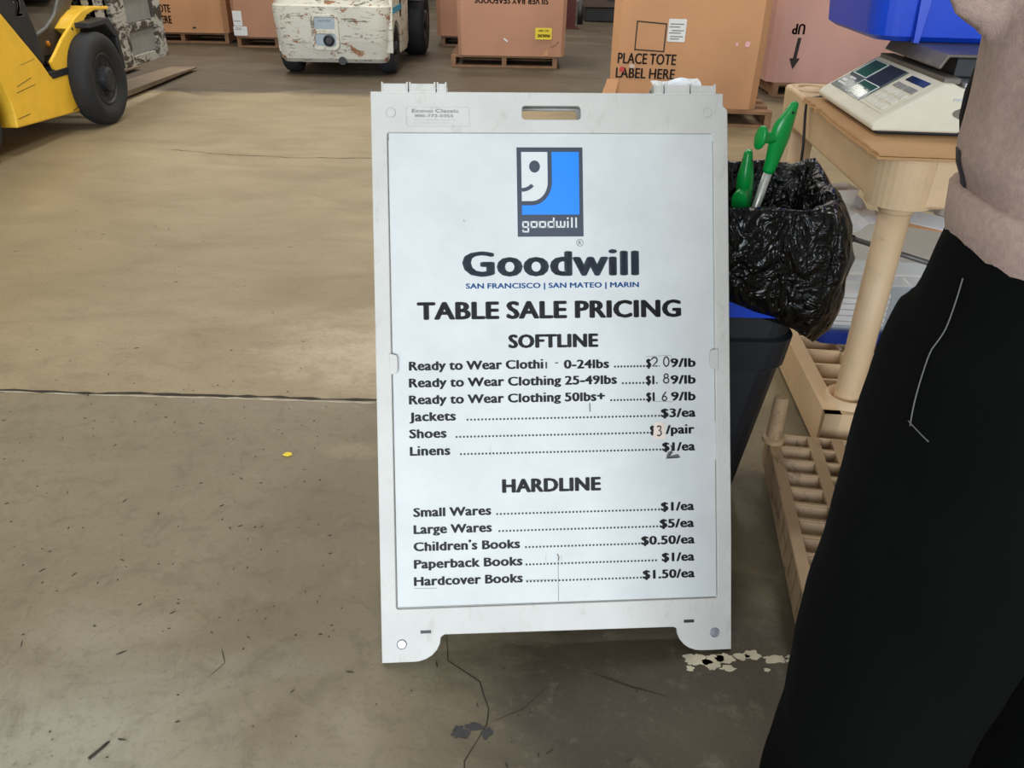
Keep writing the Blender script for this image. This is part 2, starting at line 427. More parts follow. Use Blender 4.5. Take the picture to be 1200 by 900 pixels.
def ribbon_floor(name, pts, wid, mat, z, jit, seed, parts=40):
    rnd = random.Random(seed); bm = bmesh.new(); P = []
    for (a, b) in zip(pts, pts[1:]):
        n = max(2, int((Vector(b) - Vector(a)).length / 0.03))
        for i in range(n): P.append(Vector(a).lerp(Vector(b), i / n))
    P.append(Vector(pts[-1])); L, Q = [], []
    off = 0.0
    for i, p in enumerate(P):
        d = (P[min(i + 1, len(P) - 1)] - P[max(i - 1, 0)]).normalized(); n = Vector((-d.y, d.x))
        off = off * 0.8 + rnd.uniform(-jit, jit)
        w = wid * rnd.uniform(0.35, 1.25) * (0.2 if i in (0, len(P) - 1) else 1)
        a = p + n * (off + w / 2); b = p + n * (off - w / 2)
        L.append(bm.verts.new((a.x, a.y, z))); Q.append(bm.verts.new((b.x, b.y, z)))
    for i in range(len(P) - 1): bm.faces.new((L[i], Q[i], Q[i + 1], L[i + 1]))
    return finish(name, bm, mat, floor)
ribbon_floor('joint_filler', [(-3.2, 1.925), (-1.44, 1.918), (-0.38, 1.894)], 0.010, 'filler', 0.0003, 0.003, 3)
ribbon_floor('joint_crack', [(-3.2, 1.935), (-1.44, 1.928), (-0.38, 1.903), (0.35, 1.90)], 0.014, 'crack', 0.0006, 0.003, 4)
ribbon_floor('hairline_crack', [(-2.05, 4.75), (-1.7, 4.66), (-1.23, 4.62), (-0.7, 4.66), (-0.2, 4.6)], 0.009, 'crack', 0.0005, 0.006, 5)
ribbon_floor('hairline_crack', [(-0.115, 1.06), (-0.105, 1.0), (-0.045, 0.955), (-0.028, 0.90), (-0.03, 0.865), (-0.065, 0.80), (-0.06, 0.70)], 0.0025, 'crack', 0.0005, 0.002, 6)
ribbon_floor('hairline_crack', [(-0.03, 0.87), (0.03, 0.90), (0.07, 0.95)], 0.0018, 'crack', 0.0005, 0.002, 7)
ribbon_floor('hairline_crack', [(-0.52, 1.02), (-0.50, 0.985), (-0.525, 0.95)], 0.002, 'crack', 0.0005, 0.002, 8)
ribbon_floor('hairline_crack', [(0.15, 0.98), (0.22, 0.955), (0.28, 0.93)], 0.004, 'crack', 0.0005, 0.003, 9)

# ceiling lamps
bm = bmesh.new(); box(bm, -.65, .65, -.16, .16, 0.05, .13)
def make_lamp():
    t = thing('ceiling_light', 'long white ceiling light hanging high over the warehouse floor', 'lamp', (0, 0, 0), 0, 'ceiling lights over the floor')
    finish('housing', bm, 'paper', t, bevel=0.02); finish('diffuser', B(-.62, .62, -.14, .14, 0.03, 0.05), 'lampglow', t)
    for s in (-.5, .5):
        b2 = bmesh.new(); cone(b2, (s, 0, .12), (s, 0, .3), 0.006, seg=8); finish('hanger', b2, 'black_metal', t)
    return t
lamp0 = make_lamp()
for i, (x, y) in enumerate(LAMPS):
    o = lamp0 if i == 0 else copy_tree(lamp0)
    o.location = (x, y, ZC - 0.3)
    area('lamp_light', (x, y, ZC - 0.29), (0, 0, 0), 1.2, 0.3, LAMP_POWER, LAMP_COL)

# ------------------------------------------------------------------ sandwich board
SX, SY, YAW, LEAN, L = 0.0964, 1.0109, 0.07555, 0.49093, 1.0146
u = Vector((math.cos(YAW), math.sin(YAW), 0)); nn = Vector((math.sin(YAW), -math.cos(YAW), 0))
v = Vector((0, 0, 1)) * math.cos(LEAN) - nn * math.sin(LEAN); N = u.cross(v)
MS = Matrix((u, v, N)).transposed().to_4x4(); MS.translation = (SX, SY, 0.004)
sign = thing('sandwich_board', 'white plastic sandwich board with a printed price list, standing on the concrete', 'sign')
sign.matrix_world = MS

outer = [(-.32, 0), (-.262, 0)] + [(-.262 + .048 * math.sin(R(a)), .043 - .043 * math.cos(R(a))) for a in range(10, 91, 16)] + [(-.208, .0475), (.210, .0455)] + \
        [(.262 - .046 * math.cos(R(a)), .043 - .043 * math.sin(R(a))) for a in range(0, 91, 15)] + [(.318, 0.0), (.32, .2), (.32, .985), (.312, .992), (.312, L), (-.32, L)]
window = rr2(-.2925, .2935, .0965, .9435, .004, 2)
slot = rr2(-.053, .052, .967, .991, .006)
bm = shape2d([outer, window, slot], -0.008, 0.0, 0.0015)
for x0, x1, y0, y1 in ((-.32, -.312, .05, L), (.312, .32, .05, .985), (-.31, .31, L - .008, L), (-.21, .21, .05, .056), (-.30, -.294, .1, .94), (.295, .301, .1, .94), (-.29, .29, .945, .951), (-.29, .29, .089, .095)):
    box(bm, x0, x1, y0, y1, -.034, -.006)
# rim of the handle slot
for x0, x1, y0, y1 in ((-.057, .056, .963, .967),): box(bm, x0, x1, y0, y1, -.03, -.006)
front = finish('front_frame', bm, 'frame', sign, smooth=False)
# moulded nameplate, bolts, slots, clips
bm = shape2d([rr2(-.2597, -.1475, .9530, .9878, .004), rr2(-.2583, -.1489, .9544, .9864, .003)], 0.0, 0.0012)
text(bm, 'Econo Classic', -.248, -.166, .9775, .0062, .0013, .03); text(bm, '800-772-0355', -.243, -.176, .9695, .0050, .0013, .02)
text(bm, 'www.plasticade.com', -.246, -.172, .9638, .0032, .0013, .0); text(bm, 'MADE IN U.S.A.', -.244, -.178, .9582, .0026, .0013, .0)
finish('moulded_nameplate', bm, 'frame', front)
for x, y in ((-.2853, .977), (.2818, .9796), (-.2842, .033), (.2867, .0325)):
    b2 = bmesh.new(); lathe(b2, (x, y, 0), (0, 0, 1), [(.0090, -.002), (.0090, .0012), (.0080, .002), (.0070, .0012), (.0001, .0016)], 20)
    finish('bolt', b2, 'frame' if y > .5 else 'steel', front, smooth=False)
for x, y in ((-.241, .054), (.239, .0555)):
    finish('drain_slot', B(x - .0095, x + .0095, y - .0028, y + .0028, -.001, .0004), 'black_ink', front)
for x, s in ((-.2905, 1), (.2915, -1)):
    b2 = shape2d([[(x - s * .006, .516), (x + s * .007, .519), (x + s * .009, .525), (x + s * .009, .545), (x + s * .007, .551), (x - s * .006, .554)]], 0.0, .003, .0007)
    finish('clip', b2, 'frame', front)
panel = finish('price_panel', B(-.2935, .2945, .0955, .9445, -.008, -.004), 'panel', sign)
# dirty dark gap lines around the panel
b2 = bmesh.new(); stroke(b2, [(-.2915, .94), (-.2915, .5)], .0016, -.0038); stroke(b2, [(-.2915, .5), (-.2912, .1)], .0018, -.0038)
stroke(b2, [(-.29, .0985), (.29, .0975)], .0010, -.0038); stroke(b2, [(.2925, .35), (.2925, .1)], .0014, -.0038); stroke(b2, [(.2925, .93), (.2925, .42)], .0009, -.0038)
stroke(b2, [(-.2918, .942), (-.2918, .93)], .0045, -.0037); stroke(b2, [(-.29, .9427), (.29, .9427)], .0009, -.0038)
finish('panel_gap_grime', b2, 'scratch', panel)

ZT = -0.0036
def let(pieces, mat='black_ink', name='lettering', extra=None):
    b = bmesh.new()
    for p in pieces: text(b, *p[:5], ZT, *(p[5:] or (0.06,)))
    if extra: extra(b)
    return finish(name, b, mat, panel)
# emblem
emb = finish('emblem', B(-.0641, .0547, .7592, .9182, -.0042, -.0036), 'slate', panel)
fx0, fx1, fy0, fy1 = -.0558, -.0089, .8226, .9099
face = [(fx0, fy1), (fx0, fy0), (-.038, fy0)] + [(-.038 + .0291 * math.sin(R(a)), fy0 + .034 - .034 * math.cos(R(a))) for a in range(10, 91, 10)] + [(fx1, fy1)]
finish('emblem_face', shape2d([face], -.0037, -.0033), 'white_ink', emb)
bx0, bx1, by0, by1 = -.0558, .0478, .7984, .9100
bl = [(bx1, by1), (-.0012, by1), (-.0012, .853)] + [(-.038 + .0368 * math.cos(R(a)), .8576 - .0425 * math.sin(R(a))) for a in range(8, 91, 10)] + [(bx0, .8150), (bx0, by0), (bx1, by0)]
finish('emblem_field', shape2d([bl], -.0037, -.0033), 'blue_ink', emb)
b2 = bmesh.new(); merge(b2, shape2d([ellipse(-.0322, .8840, .0098, .0108)], -.0033, -.0030))
stroke(b2, arc(-.0558, .8630, .0235, .0205, 270, 325), .0066, -.0029)
finish('emblem_features', b2, 'slate', emb)
# the blocky word under the face
b2 = bmesh.new()
def blk(x0, x1, y0, y1): box(b2, x0, x1, y0, y1, -.0037, -.0032)
ub, ut, uh = .7748, .7870, .7932; t = .0031
def ring(x, wd): blk(x, x + wd, ub, ub + t); blk(x, x + wd, ut - t, ut); blk(x, x + t, ub, ut); blk(x + wd - t, x + wd, ub, ut)
ring(-.0560, .0125); blk(-.0466, -.0435, .7680, ub + t); blk(-.0560, -.0435, .7668, .7694); blk(-.0560, -.0530, .7668, .7715)
ring(-.0410, .0130); ring(-.0257, .0130); ring(-.0104, .0130); blk(-.0005, .0026, ub, uh)
blk(.0050, .0081, ub, ut); blk(.0120, .0150, ub, ut); blk(.0190, .0220, ub, ut); blk(.0050, .0220, ub, ub + t)
blk(.0248, .0279, ub, ut); blk(.0248, .0279, .7900, uh); blk(.0322, .0353, ub, uh); blk(.0398, .0429, ub, uh)
finish('emblem_word', b2, 'white_ink', emb)
b2 = bmesh.new(); merge(b2, shape2d([ellipse(.0477, .748, .0062, .0064), ellipse(.0477, .748, .0054, .0056)], -.0040, ZT)); text(b2, 'R', .0452, .0505, .7448, .0064, ZT, .0)
finish('registered_mark', b2, 'slate', panel)
let([('Goodwill', -.1645, .1552, .6885, .0446, .085, 0, 1.55)], 'slate')
let([('SAN FRANCISCO | SAN MATEO | MARIN', -.1587, .1545, .6672, .0094, .075)], 'blue_text')
let([('TABLE SALE PRICING', -.2463, .2318, .6125, .0316, .085)])
let([('SOFTLINE', -.0844, .0790, .5600, .0245, .09)])
let([('HARDLINE', -.0999, .0804, .2996, .0249, .09)])
def dots(x0, x1, y):
    def f(b):
        n = max(2, int(round((x1 - x0) / .0066)))
        for i in range(n + 1):
            c = (x0 + .002 + (x1 - x0 - .004) * i / n, y + .0021)
            vs = [b.verts.new((c[0] + .0020 * math.cos(2 * PI * k / 10), c[1] + .0020 * math.sin(2 * PI * k / 10), ZT)) for k in range(10)]
            b.faces.new(vs)
    return f
CAP = .0160
def line(name, a, b_, d0, d1, price, y, yp, extra=None):
    b = bmesh.new(); text(b, name, a, b_, y, CAP, ZT, .080, 0, 1.52)
    if extra: extra(b)
    finish('lettering', b, 'black_ink', panel)
    b = bmesh.new(); dots(d0, d1, (y + yp) / 2)(b); finish('leader_dots', b, 'black_ink', panel)
    for s, q0, q1 in price:
        b = bmesh.new(); text(b, s, q0, q1, yp, CAP, ZT, .080, 0, 1.32); finish('price', b, 'black_ink', panel)
def ex1(b):
    box(b, -.0180, -.0148, .5226, .5345, ZT - .0002, ZT); box(b, -.0002, .0055, .5315, .5335, ZT - .0002, ZT)
    text(b, '0-24lbs', .0154, .0982, .5215, CAP, ZT, .080, 0, 1.32)
line('Ready to Wear Clothi', -.2624, -.0215, .1068, .1641, [('$', .1659, .1755), ('9/lb', .2105, .2578)], .5226, .5212, ex1)
line('Ready to Wear Clothing 25-49lbs', -.263, .1121, .1207, .1626, [('$1', .1649, .1810), ('9/lb', .2105, .2575)], .4925, .4905)
line('Ready to Wear Clothing 50lbs+', -.2635, .0899, .0991, .1634, [('$1', .1652, .1812), ('9/lb', .2110, .2571)], .4623, .4600)
line('Jackets', -.2636, -.1802, -.1617, .1908, [('$3/ea', .1919, .2568)], .4320, .4300)
line('Shoes', -.2642, -.1974, -.1818, .1696, [('$', .1714, .1800), ('/pair', .2005, .2542)], .4016, .3995)
line('Linens', -.2637, -.1913, -.1745, .1924, [('$1/ea', .1935, .2550)], .3705, .3683)
line('Small Wares', -.2596, -.1197, -.1112, .1888, [('$1/ea', .19, .2522)], .2605, .2588)
line('Large Wares', -.2597, -.1191, -.1078, .1850, [('$5/ea', .1873, .2518)], .2298, .2277)
line("Children's Books", -.2603, -.0687, -.0602, .1516, [('$0.50/ea', .1528, .2527)], .1987, .1974)
line('Paperback Books', -.2603, -.0647, -.0596, .1820, [('$1/ea', .1907, .2518)], .1673, .1657)
line('Hardcover Books', -.2609, -.0646, -.0589, .1538, [('$1.50/ea', .1549, .2520)], .1363, .1349)
# tape patches and hand-lettered prices
tp = finish('tape_patch', shape2d([[(.1770, .3925), (.1990, .3900), (.2000, .4190), (.1800, .4220)]], -.0037, -.0033), 'tape', panel)
sm = finish('tape_patch', shape2d([[(.2005, .3540), (.2280, .3560), (.2230, .3625), (.2080, .3600), (.2150, .3660), (.2060, .3680), (.2020, .3610)]], -.0037, -.0033), 'smear', panel)
ZH = -.0030
for strokes in (
    ((arc(.1812, .5345, .0050, .0050, 170, -40) + [(.1775, .5236), (.1868, .5238)], .0026), ([(.1895, .5236), (.1905, .5242)], .0025), ),
    ((arc(.2030, .5315, .0048, .0085, 90, 450, 22), .0024), ),
    (([(.1845, .4920), (.1858, .4940)], .003), ),
    ((arc(.2025, .5055, .0036, .0036, 0, 360, 18), .0024), (arc(.2025, .4972, .0048, .0046, 0, 360, 18), .0024), ),
    (([(.2020, .4765), (.1965, .4700), (.1950, .4650)] + arc(.1990, .4645, .0040, .0040, 180, 520, 18), .0024), ),
    (([(.1845, .4125), (.1875, .4148), (.1915, .4135), (.1910, .4085), (.1880, .4065), (.1918, .4050), (.1925, .3998), (.1885, .3965), (.1845, .3985)], .0028), ),
    (([(.2095, .3790), (.2120, .3745), (.2110, .3680), (.2060, .3590), (.2040, .3560), (.2240, .3565)], .0024), ),
    (([(.0615, .4585), (.0618, .4430)], .0016), ([(.0600, .4720), (.0640, .4710)], .0012), ),
):
    b2 = bmesh.new()
    for p, wd in strokes: stroke(b2, p, wd, ZH)
    finish('hand_lettering', b2, 'black_ink', panel)
b2 = bmesh.new()
for p, wd in (([(-.0005, .1000), (.0000, .1800)], .0009), ([(-.0015, .1860), (.0015, .1800), (.0005, .1740)], .0024), ([(-.06, .1400), (-.006, .1395)], .0005), ([(-.26, .132), (-.22, .131)], .0005),
              ([(.165, .541), (.212, .543), (.214, .520)], .0006), ([(.178, .460), (.215, .458)], .0006), ([(-.12, .384), (-.118, .365)], .0004), ([(.02, .70), (.021, .695)], .001), ([(-.16, .79), (-.159, .786)], .0012), ([(-.022, .184), (-.022, .172)], .0005), ([(.006, .184), (.006, .173)], .0005)):
    stroke(b2, p, wd, -.0034)
finish('scratches', b2, 'scratch', panel)
# back frame hanging from the hinge line
bo = [(-.32, -.934), (-.262, -.934)] + [(-.214, -.89), (.214, -.89)] + [(.262, -.934), (.32, -.934), (.32, 0.0), (-.32, 0.0)]
bm = shape2d([bo, rr2(-.056, .055, -.036, -.011, .006)], -.006, 0.0, .001)
for x0, x1, y0, y1 in ((-.32, -.312, -.88, 0), (.312, .32, -.88, 0), (-.31, .31, -.008, 0), (-.21, .21, -.885, -.878)): box(bm, x0, x1, y0, y1, -.0005, .024)
back = finish('back_frame', bm, 'frame', sign, (0, L, -.066), (R(8), 0, 0))
def hinge(x0, x1, flip):
    h = bmesh.new(); n = 3; wds = [.045, .045, .018]
    if flip: wds = [.018, .045, .045]
    x = x0
    for k_, wd in enumerate(wds):
        s = (x1 - x0) / sum(wds) * wd
        box(h, x, x + s - .002, L - .004, L + .0135, -.046, .0015); box(h, x + .003, x + s - .005, L + .002, L + .0105, .0015, .0032)
        box(h, x, x + .003, L + .0, L + .016, -.046, .003); box(h, x + s - .005, x + s - .002, L, L + .016, -.046, .003)
        x += s
    cone(h, (x0, L + .006, -.028), (x1, L + .006, -.028), .010, seg=14)
    return finish('hinge', h, 'frame', sign, bevel=.0012)
hinge(-.3007, -.1842, False); hinge(.1850, .3000, True)
# paper slips on the right hinge
pm = MS @ Matrix.Translation((.24, L + .0165, -.030))
for k_, (dx, rz, lift, lab) in enumerate(((-.004, .06, .022, 'wrinkled white paper slip lying on the right hinge of the sandwich board, taller sheet'), (.018, -.10, .014, 'narrow white paper slip behind the taller one on the right board hinge'))):
    b2 = bmesh.new(); g = [[None] * 9 for _ in range(4)]
    rings = []
    for j in range(4):
        rings.append([(-.045 + .09 * i / 8, .001 + lift * j / 3 + .0015 * math.sin(i * 1.7 + k_ * 2), .006 * math.sin(i * .9 + j) - .004 * j - .010 * k_) for i in range(9)])
    loft(b2, rings, cap=False, closed=False)
    o = finish('paper_slip', b2, 'paper'); o.matrix_world = pm @ Matrix.Translation((dx, 0, 0)) @ Matrix.Rotation(rz, 4, 'Z')
    sol = o.modifiers.new('thick', 'SOLIDIFY'); sol.thickness = .0012
    tag(o, lab, 'paper', 'paper slips on the board hinge')

# peeled paint beside the right foot
def flakes(name, spots, mat, z, label, cat):
    b = bmesh.new(); rnd = random.Random(11)
    for x, y, rx, ry in spots:
        n = 34; a0 = rnd.uniform(0, 6)
        pts = []
        for i in range(n):
            t = 2 * PI * i / n; k_ = .8 + .45 * noise.noise((math.cos(t) * 1.6 + x * 90, math.sin(t) * 1.6 + y * 70, a0)) + .22 * noise.noise((math.cos(t) * 5 + x * 90, math.sin(t) * 5, a0))
            pts.append((x + rx * k_ * math.cos(t), y + ry * k_ * math.sin(t)))
        prism(b, pts, 'z', .0002, z)
    o = finish(name, b, mat); tag(o, label, cat, kind='stuff'); return o
flakes('peeling_floor_paint', [(.345, 1.012, .03, .016), (.375, 1.008, .022, .02), (.40, 1.018, .026, .014), (.43, 1.022, .02, .010), (.452, 1.026, .017, .014), (.492, 1.018, .027, .011), (.517, 1.019, .012, .009), (.53, 1.03, .008, .010), (.33, .992, .008, .008), (.468, .992, .007, .005), (.40, .995, .016, .007), (.555, .985, .006, .003)],
       'flake', .0009, 'cream paint flakes peeling off the floor at the sign right foot', 'paint flakes')
flakes('floor_blot', [(-.075, .853, .018, .016), (-.05, .862, .018, .009), (-.032, .852, .012, .012)], 'oil', .0007, 'black horseshoe-shaped blot on the concrete in front of the sign', 'stain')
rnd = random.Random(5); b = bmesh.new()
for i in range(240):
    y = rnd.uniform(.76, 2.0) if i < 180 else rnd.uniform(2.0, 3.6); x = rnd.uniform(-.75 * y - .15, .28 * y if y < 1 else -.27 * y)
    a = rnd.uniform(0, PI); ln = rnd.choice((.004, .005, .006, .008, .012, .016)) * rnd.uniform(.6, 1.1); wd = rnd.uniform(.0012, .0028)
    prism(b, [(x + math.cos(a) * ln * .5 * p - math.sin(a) * wd * q, y + math.sin(a) * ln * .5 * p + math.cos(a) * wd * q) for p, q in ((-1, 0), (-.2, -.6), (1, -.1), (.3, .7))], 'z', .0002, .0012)
tag(finish('floor_debris', b, 'debris'), 'scattered dark crumbs and splinters on the bare concrete', 'debris', kind='stuff')
b = bmesh.new(); prism(b, [(-.569, 1.632), (-.556, 1.627), (-.546, 1.634), (-.550, 1.642), (-.562, 1.643)], 'z', .0003, .004)
tag(finish('food_scrap', b, 'yellow_sticker', bevel=.001), 'tiny yellowish scrap lying on bare concrete left of the sign', 'scrap')
b = bmesh.new(); prism(b, [(-.657, .792), (-.653, .790), (-.640, .812), (-.636, .822), (-.640, .820), (-.648, .806)], 'z', .0003, .003)
tag(finish('wood_splinter', b, 'debris'), 'dark splinter on the concrete at the lower left', 'splinter')

# ------------------------------------------------------------------ waste bin and bag
binr = thing('waste_bin', 'black tapered waste bin with blue collar, half hidden behind the sandwich board', 'bin')
b = bmesh.new()
BDY = .02
prof = [(0, .14, .528, 1.47, 1.66), (.33, .06, .590, 1.490, 1.72), (.335, .045, .600, 1.49, 1.735), (.40, .045, .608, 1.49, 1.74), (.405, .05, .600, 1.50, 1.735), (.46, .04, .612, 1.505, 1.745)]
loft(b, [rrect(x0, x1, y0 + BDY, y1 + BDY, .06, z) for z, x0, x1, y0, y1 in prof]); finish('bin_body', b, 'bin', binr, smooth=False)
b = bmesh.new(); prof = [(.455, .03, .622, 1.494, 1.752), (.59, .015, .640, 1.508, 1.768), (.595, .01, .647, 1.512, 1.772), (.635, .01, .647, 1.512, 1.772)]
loft(b, [rrect(x0, x1, y0 + BDY, y1 + BDY, .07, z) for z, x0, x1, y0, y1 in prof] + [rrect(.03, .627, 1.532 + BDY, 1.752 + BDY, .06, .635), rrect(.05, .60, 1.55 + BDY, 1.735 + BDY, .06, .46)], cap=False); finish('collar', b, 'blue_tote', binr)
# bag: folded over the rim outside, sagging inside
b = bmesh.new(); nseg = 96; rings = []
base = rrect(.01, .647, 1.512, 1.772, .07, 0, 23)
cxb, cyb = .33, 1.642
def bagring(t, zf, grow, amp, seed):
    out = []
    n = len(base)
    for i, p in enumerate(base):
        x, y = p[0], p[1]; d = Vector((x - cxb, y - cyb)); d.normalize()
        nz = noise.noise((x * 9 + seed, y * 9, zf * 5)) + .6 * noise.noise((x * 26, y * 26 + seed, zf * 14))
        right = max(0, min(1, (x - .40) / .25))
        g = grow(right, y) + amp * nz
        nx, ny = (x - cxb) * .35, (y - cyb)
        l = Vector((nx, ny)); l.normalize()
        out.append((x + l.x * g, y + l.y * g * (.25 if y < 1.6 and x < .42 and t <= 1 else 1), 0, right))
    return out
levels = [(0.0, lambda r, y: .010 + .012 * r, 'lo'), (.25, lambda r, y: .012 + .050 * r, 'lo'), (.5, lambda r, y: .012 + .062 * r, 'm'), (.75, lambda r, y: .012 + .045 * r, 'm'), (.93, lambda r, y: .010 + .018 * r, 'h'), (1.0, lambda r, y: .002, 'h'), (1.06, lambda r, y: -.012, 'in'), (1.2, lambda r, y: -.030, 'in'), (1.6, lambda r, y: -.055, 'in'), (2.0, lambda r, y: -.10, 'in')]
for t, gf, kd in levels:
    rg = bagring(t, t, gf, .012 if 0.05 < t < .95 else .006, 3.0); out = []
    for i, (x, y, _, r) in enumerate(rg):
        back = 1.0 if y > 1.66 else 0.0
        top = .674 + .022 * r + .036 * back + .016 * noise.noise((x * 14, y * 14, 2))
        bot = (.605 - .245 * max(0, (r - .30) / .70) ** 0.7) + .025 * noise.noise((x * 11, y * 11, 8)) - .04 * back
        if t <= 1: z = bot + (top - bot) * t
        else: z = top - (t - 1) * .26
        out.append((x, y + BDY, z))
    rings.append(out)
rv = loft(b, rings, cap=False); b.faces.new(rv[-1])
bag = finish('garbage_bag', b, 'bag', smooth=True)
sd = bag.modifiers.new('sub', 'SUBSURF'); sd.levels = sd.render_levels = 1
tx = bpy.data.textures.new('crumple', 'CLOUDS'); tx.noise_scale = .05; tx.noise_depth = 2
dp = bag.modifiers.new('crumple', 'DISPLACE'); dp.texture = tx; dp.strength = .028; dp.mid_level = .5; dp.texture_coords = 'LOCAL'
tag(bag, 'shiny crumpled black garbage bag folded over the rim of the waste bin', 'bag')

# green-handled tools standing in the bag
def tool(name, base, top, side, label, scale=1.0):
    base, top = Vector(base), Vector(top); ax = (top - base).normalized(); s = Vector(side); s = (s - ax * s.dot(ax)).normalized(); w_ = ax.cross(s)
    t = thing(name, label, 'tool', base, 0, 'green-handled tools in the bag'); ln = (top - base).length; gl = .215 * scale; k9 = scale
    M4 = Matrix((s, w_, ax)).transposed().to_4x4(); t.matrix_world = Matrix.Translation(base) @ M4
    b = bmesh.new(); cone(b, (0, 0, 0), (0, 0, ln - gl + .02), .0085, seg=16); finish('shaft', b, 'alu', t, smooth=True)
    b = bmesh.new(); rg = []
    for q, ws, wt, off in ((0, .014, .014, 0), (.05, .0145, .0145, 0), (.14, .0165, .015, 0), (.34, .021, .017, .002), (.52, .026, .018, .004), (.68, .024, .017, .004), (.80, .019, .013, .000), (.88, .014, .0105, -.004), (.97, .0105, .009, -.006), (1.0, .006, .005, -.006)):
        z = ln - gl + gl * q
        rg.append([((off + ws * math.cos(a)) * k9 * 1.3, wt * math.sin(a) * k9 * 1.3, z) for a in [2 * PI * i / 20 for i in range(20)]])
    loft(b, rg); h = finish('handle', b, 'green', t, smooth=True)
    b = bmesh.new(); zc = ln - gl * .50; rg = []
    for d, rx, ry in ((.012, .020, .016), (.030, .0165, .0145), (.050, .0165, .0145), (.056, .019, .016), (.060, .034, .0175), (.064, .036, .019), (.069, .035, .0185), (.071, .031, .016)):
        rg.append([(d * k9 * 1.15, ry * math.sin(a) * k9 * 1.15, zc + rx * math.cos(a) * k9) for a in [2 * PI * i / 24 for i in range(24)]])
    loft(b, rg); finish('side_grip', b, 'green', t, smooth=True)
    b = bmesh.new(); lathe(b, (0, 0, ln - .018), (0, 1, 0), [(.0028, -.0105), (.0028, .0105)], 12); finish('hang_hole', b, 'black_metal', h)
    return t
tool('green_handled_tool', (.474, 1.65, .46), (.530, 1.60, .872), (-1, -.45, .1), 'green-handled tool standing tall in the black bag, pale shaft showing', .66)
tool('green_handled_tool', (.515, 1.72, .46), (.463, 1.615, .772), (-.42, -1, -.3), 'green-handled tool sunk low in the bag, grip end facing out beside the board', .74)

# ------------------------------------------------------------------ gaylord boxes on pallets
def pallet(label, x, y, yaw, wd, dp_, mat='wood', group='wooden pallets under the boxes', h=.11):
    t = thing('wooden_pallet', label, 'pallet', (x, y, 0), yaw, group)
    st = None
    for i in range(3):
        q = i / 2; o = finish('stringer', B(q * (wd - .045), q * (wd - .045) + .045, 0, dp_, .018, h - .02), mat, t)
    n = 6; pw = .10
    for i in range(n):
        q = i / (n - 1); finish('deck_board', B(0, wd, q * (dp_ - pw), q * (dp_ - pw) + pw, h - .02, h - .0005), mat, t)
    for i in range(3):
        q = i / 2; finish('bottom_board', B(0, wd, q * (dp_ - pw), q * (dp_ - pw) + pw, 0.001, .018), mat, t)
    return t
def gaylord(label, x, y, yaw, wd, dp_, h, mat, z=.11, ch=.05):
    t = thing('cardboard_box', label, 'box', (x, y, z), yaw, 'bulk cardboard boxes on pallets')
    b = bmesh.new()
    def ringz(zz, g): return [(ch - g, -g, zz), (wd - ch + g, -g, zz), (wd + g, ch - g, zz), (wd + g, dp_ - ch + g, zz), (wd - ch + g, dp_ + g, zz), (ch - g, dp_ + g, zz), (-g, dp_ - ch + g, zz), (-g, ch - g, zz)]
    loft(b, [ringz(0, 0), ringz(h * .4, .006), ringz(h * .7, .006), ringz(h, 0), [(p[0] * .985 + wd * .0075, p[1] * .985 + dp_ * .0075, h) for p in ringz(h, 0)], [(p[0] * .985 + wd * .0075, p[1] * .985 + dp_ * .0075, h * .72) for p in ringz(h, 0)]])
    finish('box_wall', b, mat, t); return t
def on_front(t, name, mat, fn, y=-.0075):
    """flat print or label on a box front: drawn in (x, z), thickness along -y"""
    b = bmesh.new(); fn(b)
    o = finish(name, b, mat, t, (0, y, 0), (R(90), 0, 0)); return o
Z0 = .11
# box beside the sign
place = gaylord('large tan box printed PLACE TOTE LABEL HERE, standing behind the sign top right', .643, 5.87, R(-6.3), 1.02, 1.15, .98, 'card')
pallet('wooden pallet under the large tan box behind the sign', .70, 5.80, R(-6.3), 1.06, 1.15)
def f(b):
    text(b, 'PLACE TOTE', .041, .438, .383 - Z0, .068, 0, .03); text(b, 'LABEL HERE', .035, .440, .290 - Z0, .066, 0, .03)
on_front(place, 'printed_text', 'print', f)
on_front(place, 'printed_square', 'print', lambda b: merge(b, shape2d([[(.148, .47 - Z0), (.352, .463 - Z0), (.352, .643 - Z0), (.150, .655 - Z0)], [(.156, .478 - Z0), (.344, .471 - Z0), (.344, .635 - Z0), (.158, .647 - Z0)]], 0, .0006)))
def lab(b, x0, x1, z0, z1): merge(b, shape2d([rr2(x0, x1, z0, z1, .008, 3)], 0, .001))
sh = on_front(place, 'shipping_label', 'paper', lambda b: lab(b, .362, .480, .530 - Z0, .672 - Z0), -.0085)
def f(b):
    for i, (x0, x1, z) in enumerate(((.375, .465, .640), (.37, .44, .622), (.385, .468, .600), (.37, .45, .585), (.38, .465, .563), (.38, .44, .548))): stroke(b, [(x0, z - Z0), (x1, z - Z0)], .006, 0)
on_front(place, 'label_print', 'scratch', f, -.0100)
on_front(place, 'red_dot', 'red_sticker', lambda b: merge(b, shape2d([ellipse(.075, .345 - Z0, .018, .018, 14)], 0, .001)), -.009)
on_front(place, 'tape_scrap', 'tape', lambda b: [merge(b, shape2d([ellipse(.143, .368 - Z0, .02, .014, 9)], 0, .001)), merge(b, shape2d([ellipse(.365, .87 - Z0, .03, .012, 9)], 0, .001))], -.009)
on_front(place, 'pink_scrap', 'pink_sticker', lambda b: [lab(b, .882, .912, .512 - Z0, .548 - Z0), lab(b, .820, .836, .515 - Z0, .540 - Z0)], -.009)
b = bmesh.new(); vs = [(.03, -.004, .20), (.16, -.004, .16), (.02, -.10, .0), (-.06, -.09, 0)]
loft(b, [[(-.02, .0, .17), (.06, -.006, .17)], [(-.07, -.05, .01), (.03, -.07, .005)]], cap=False, closed=False)
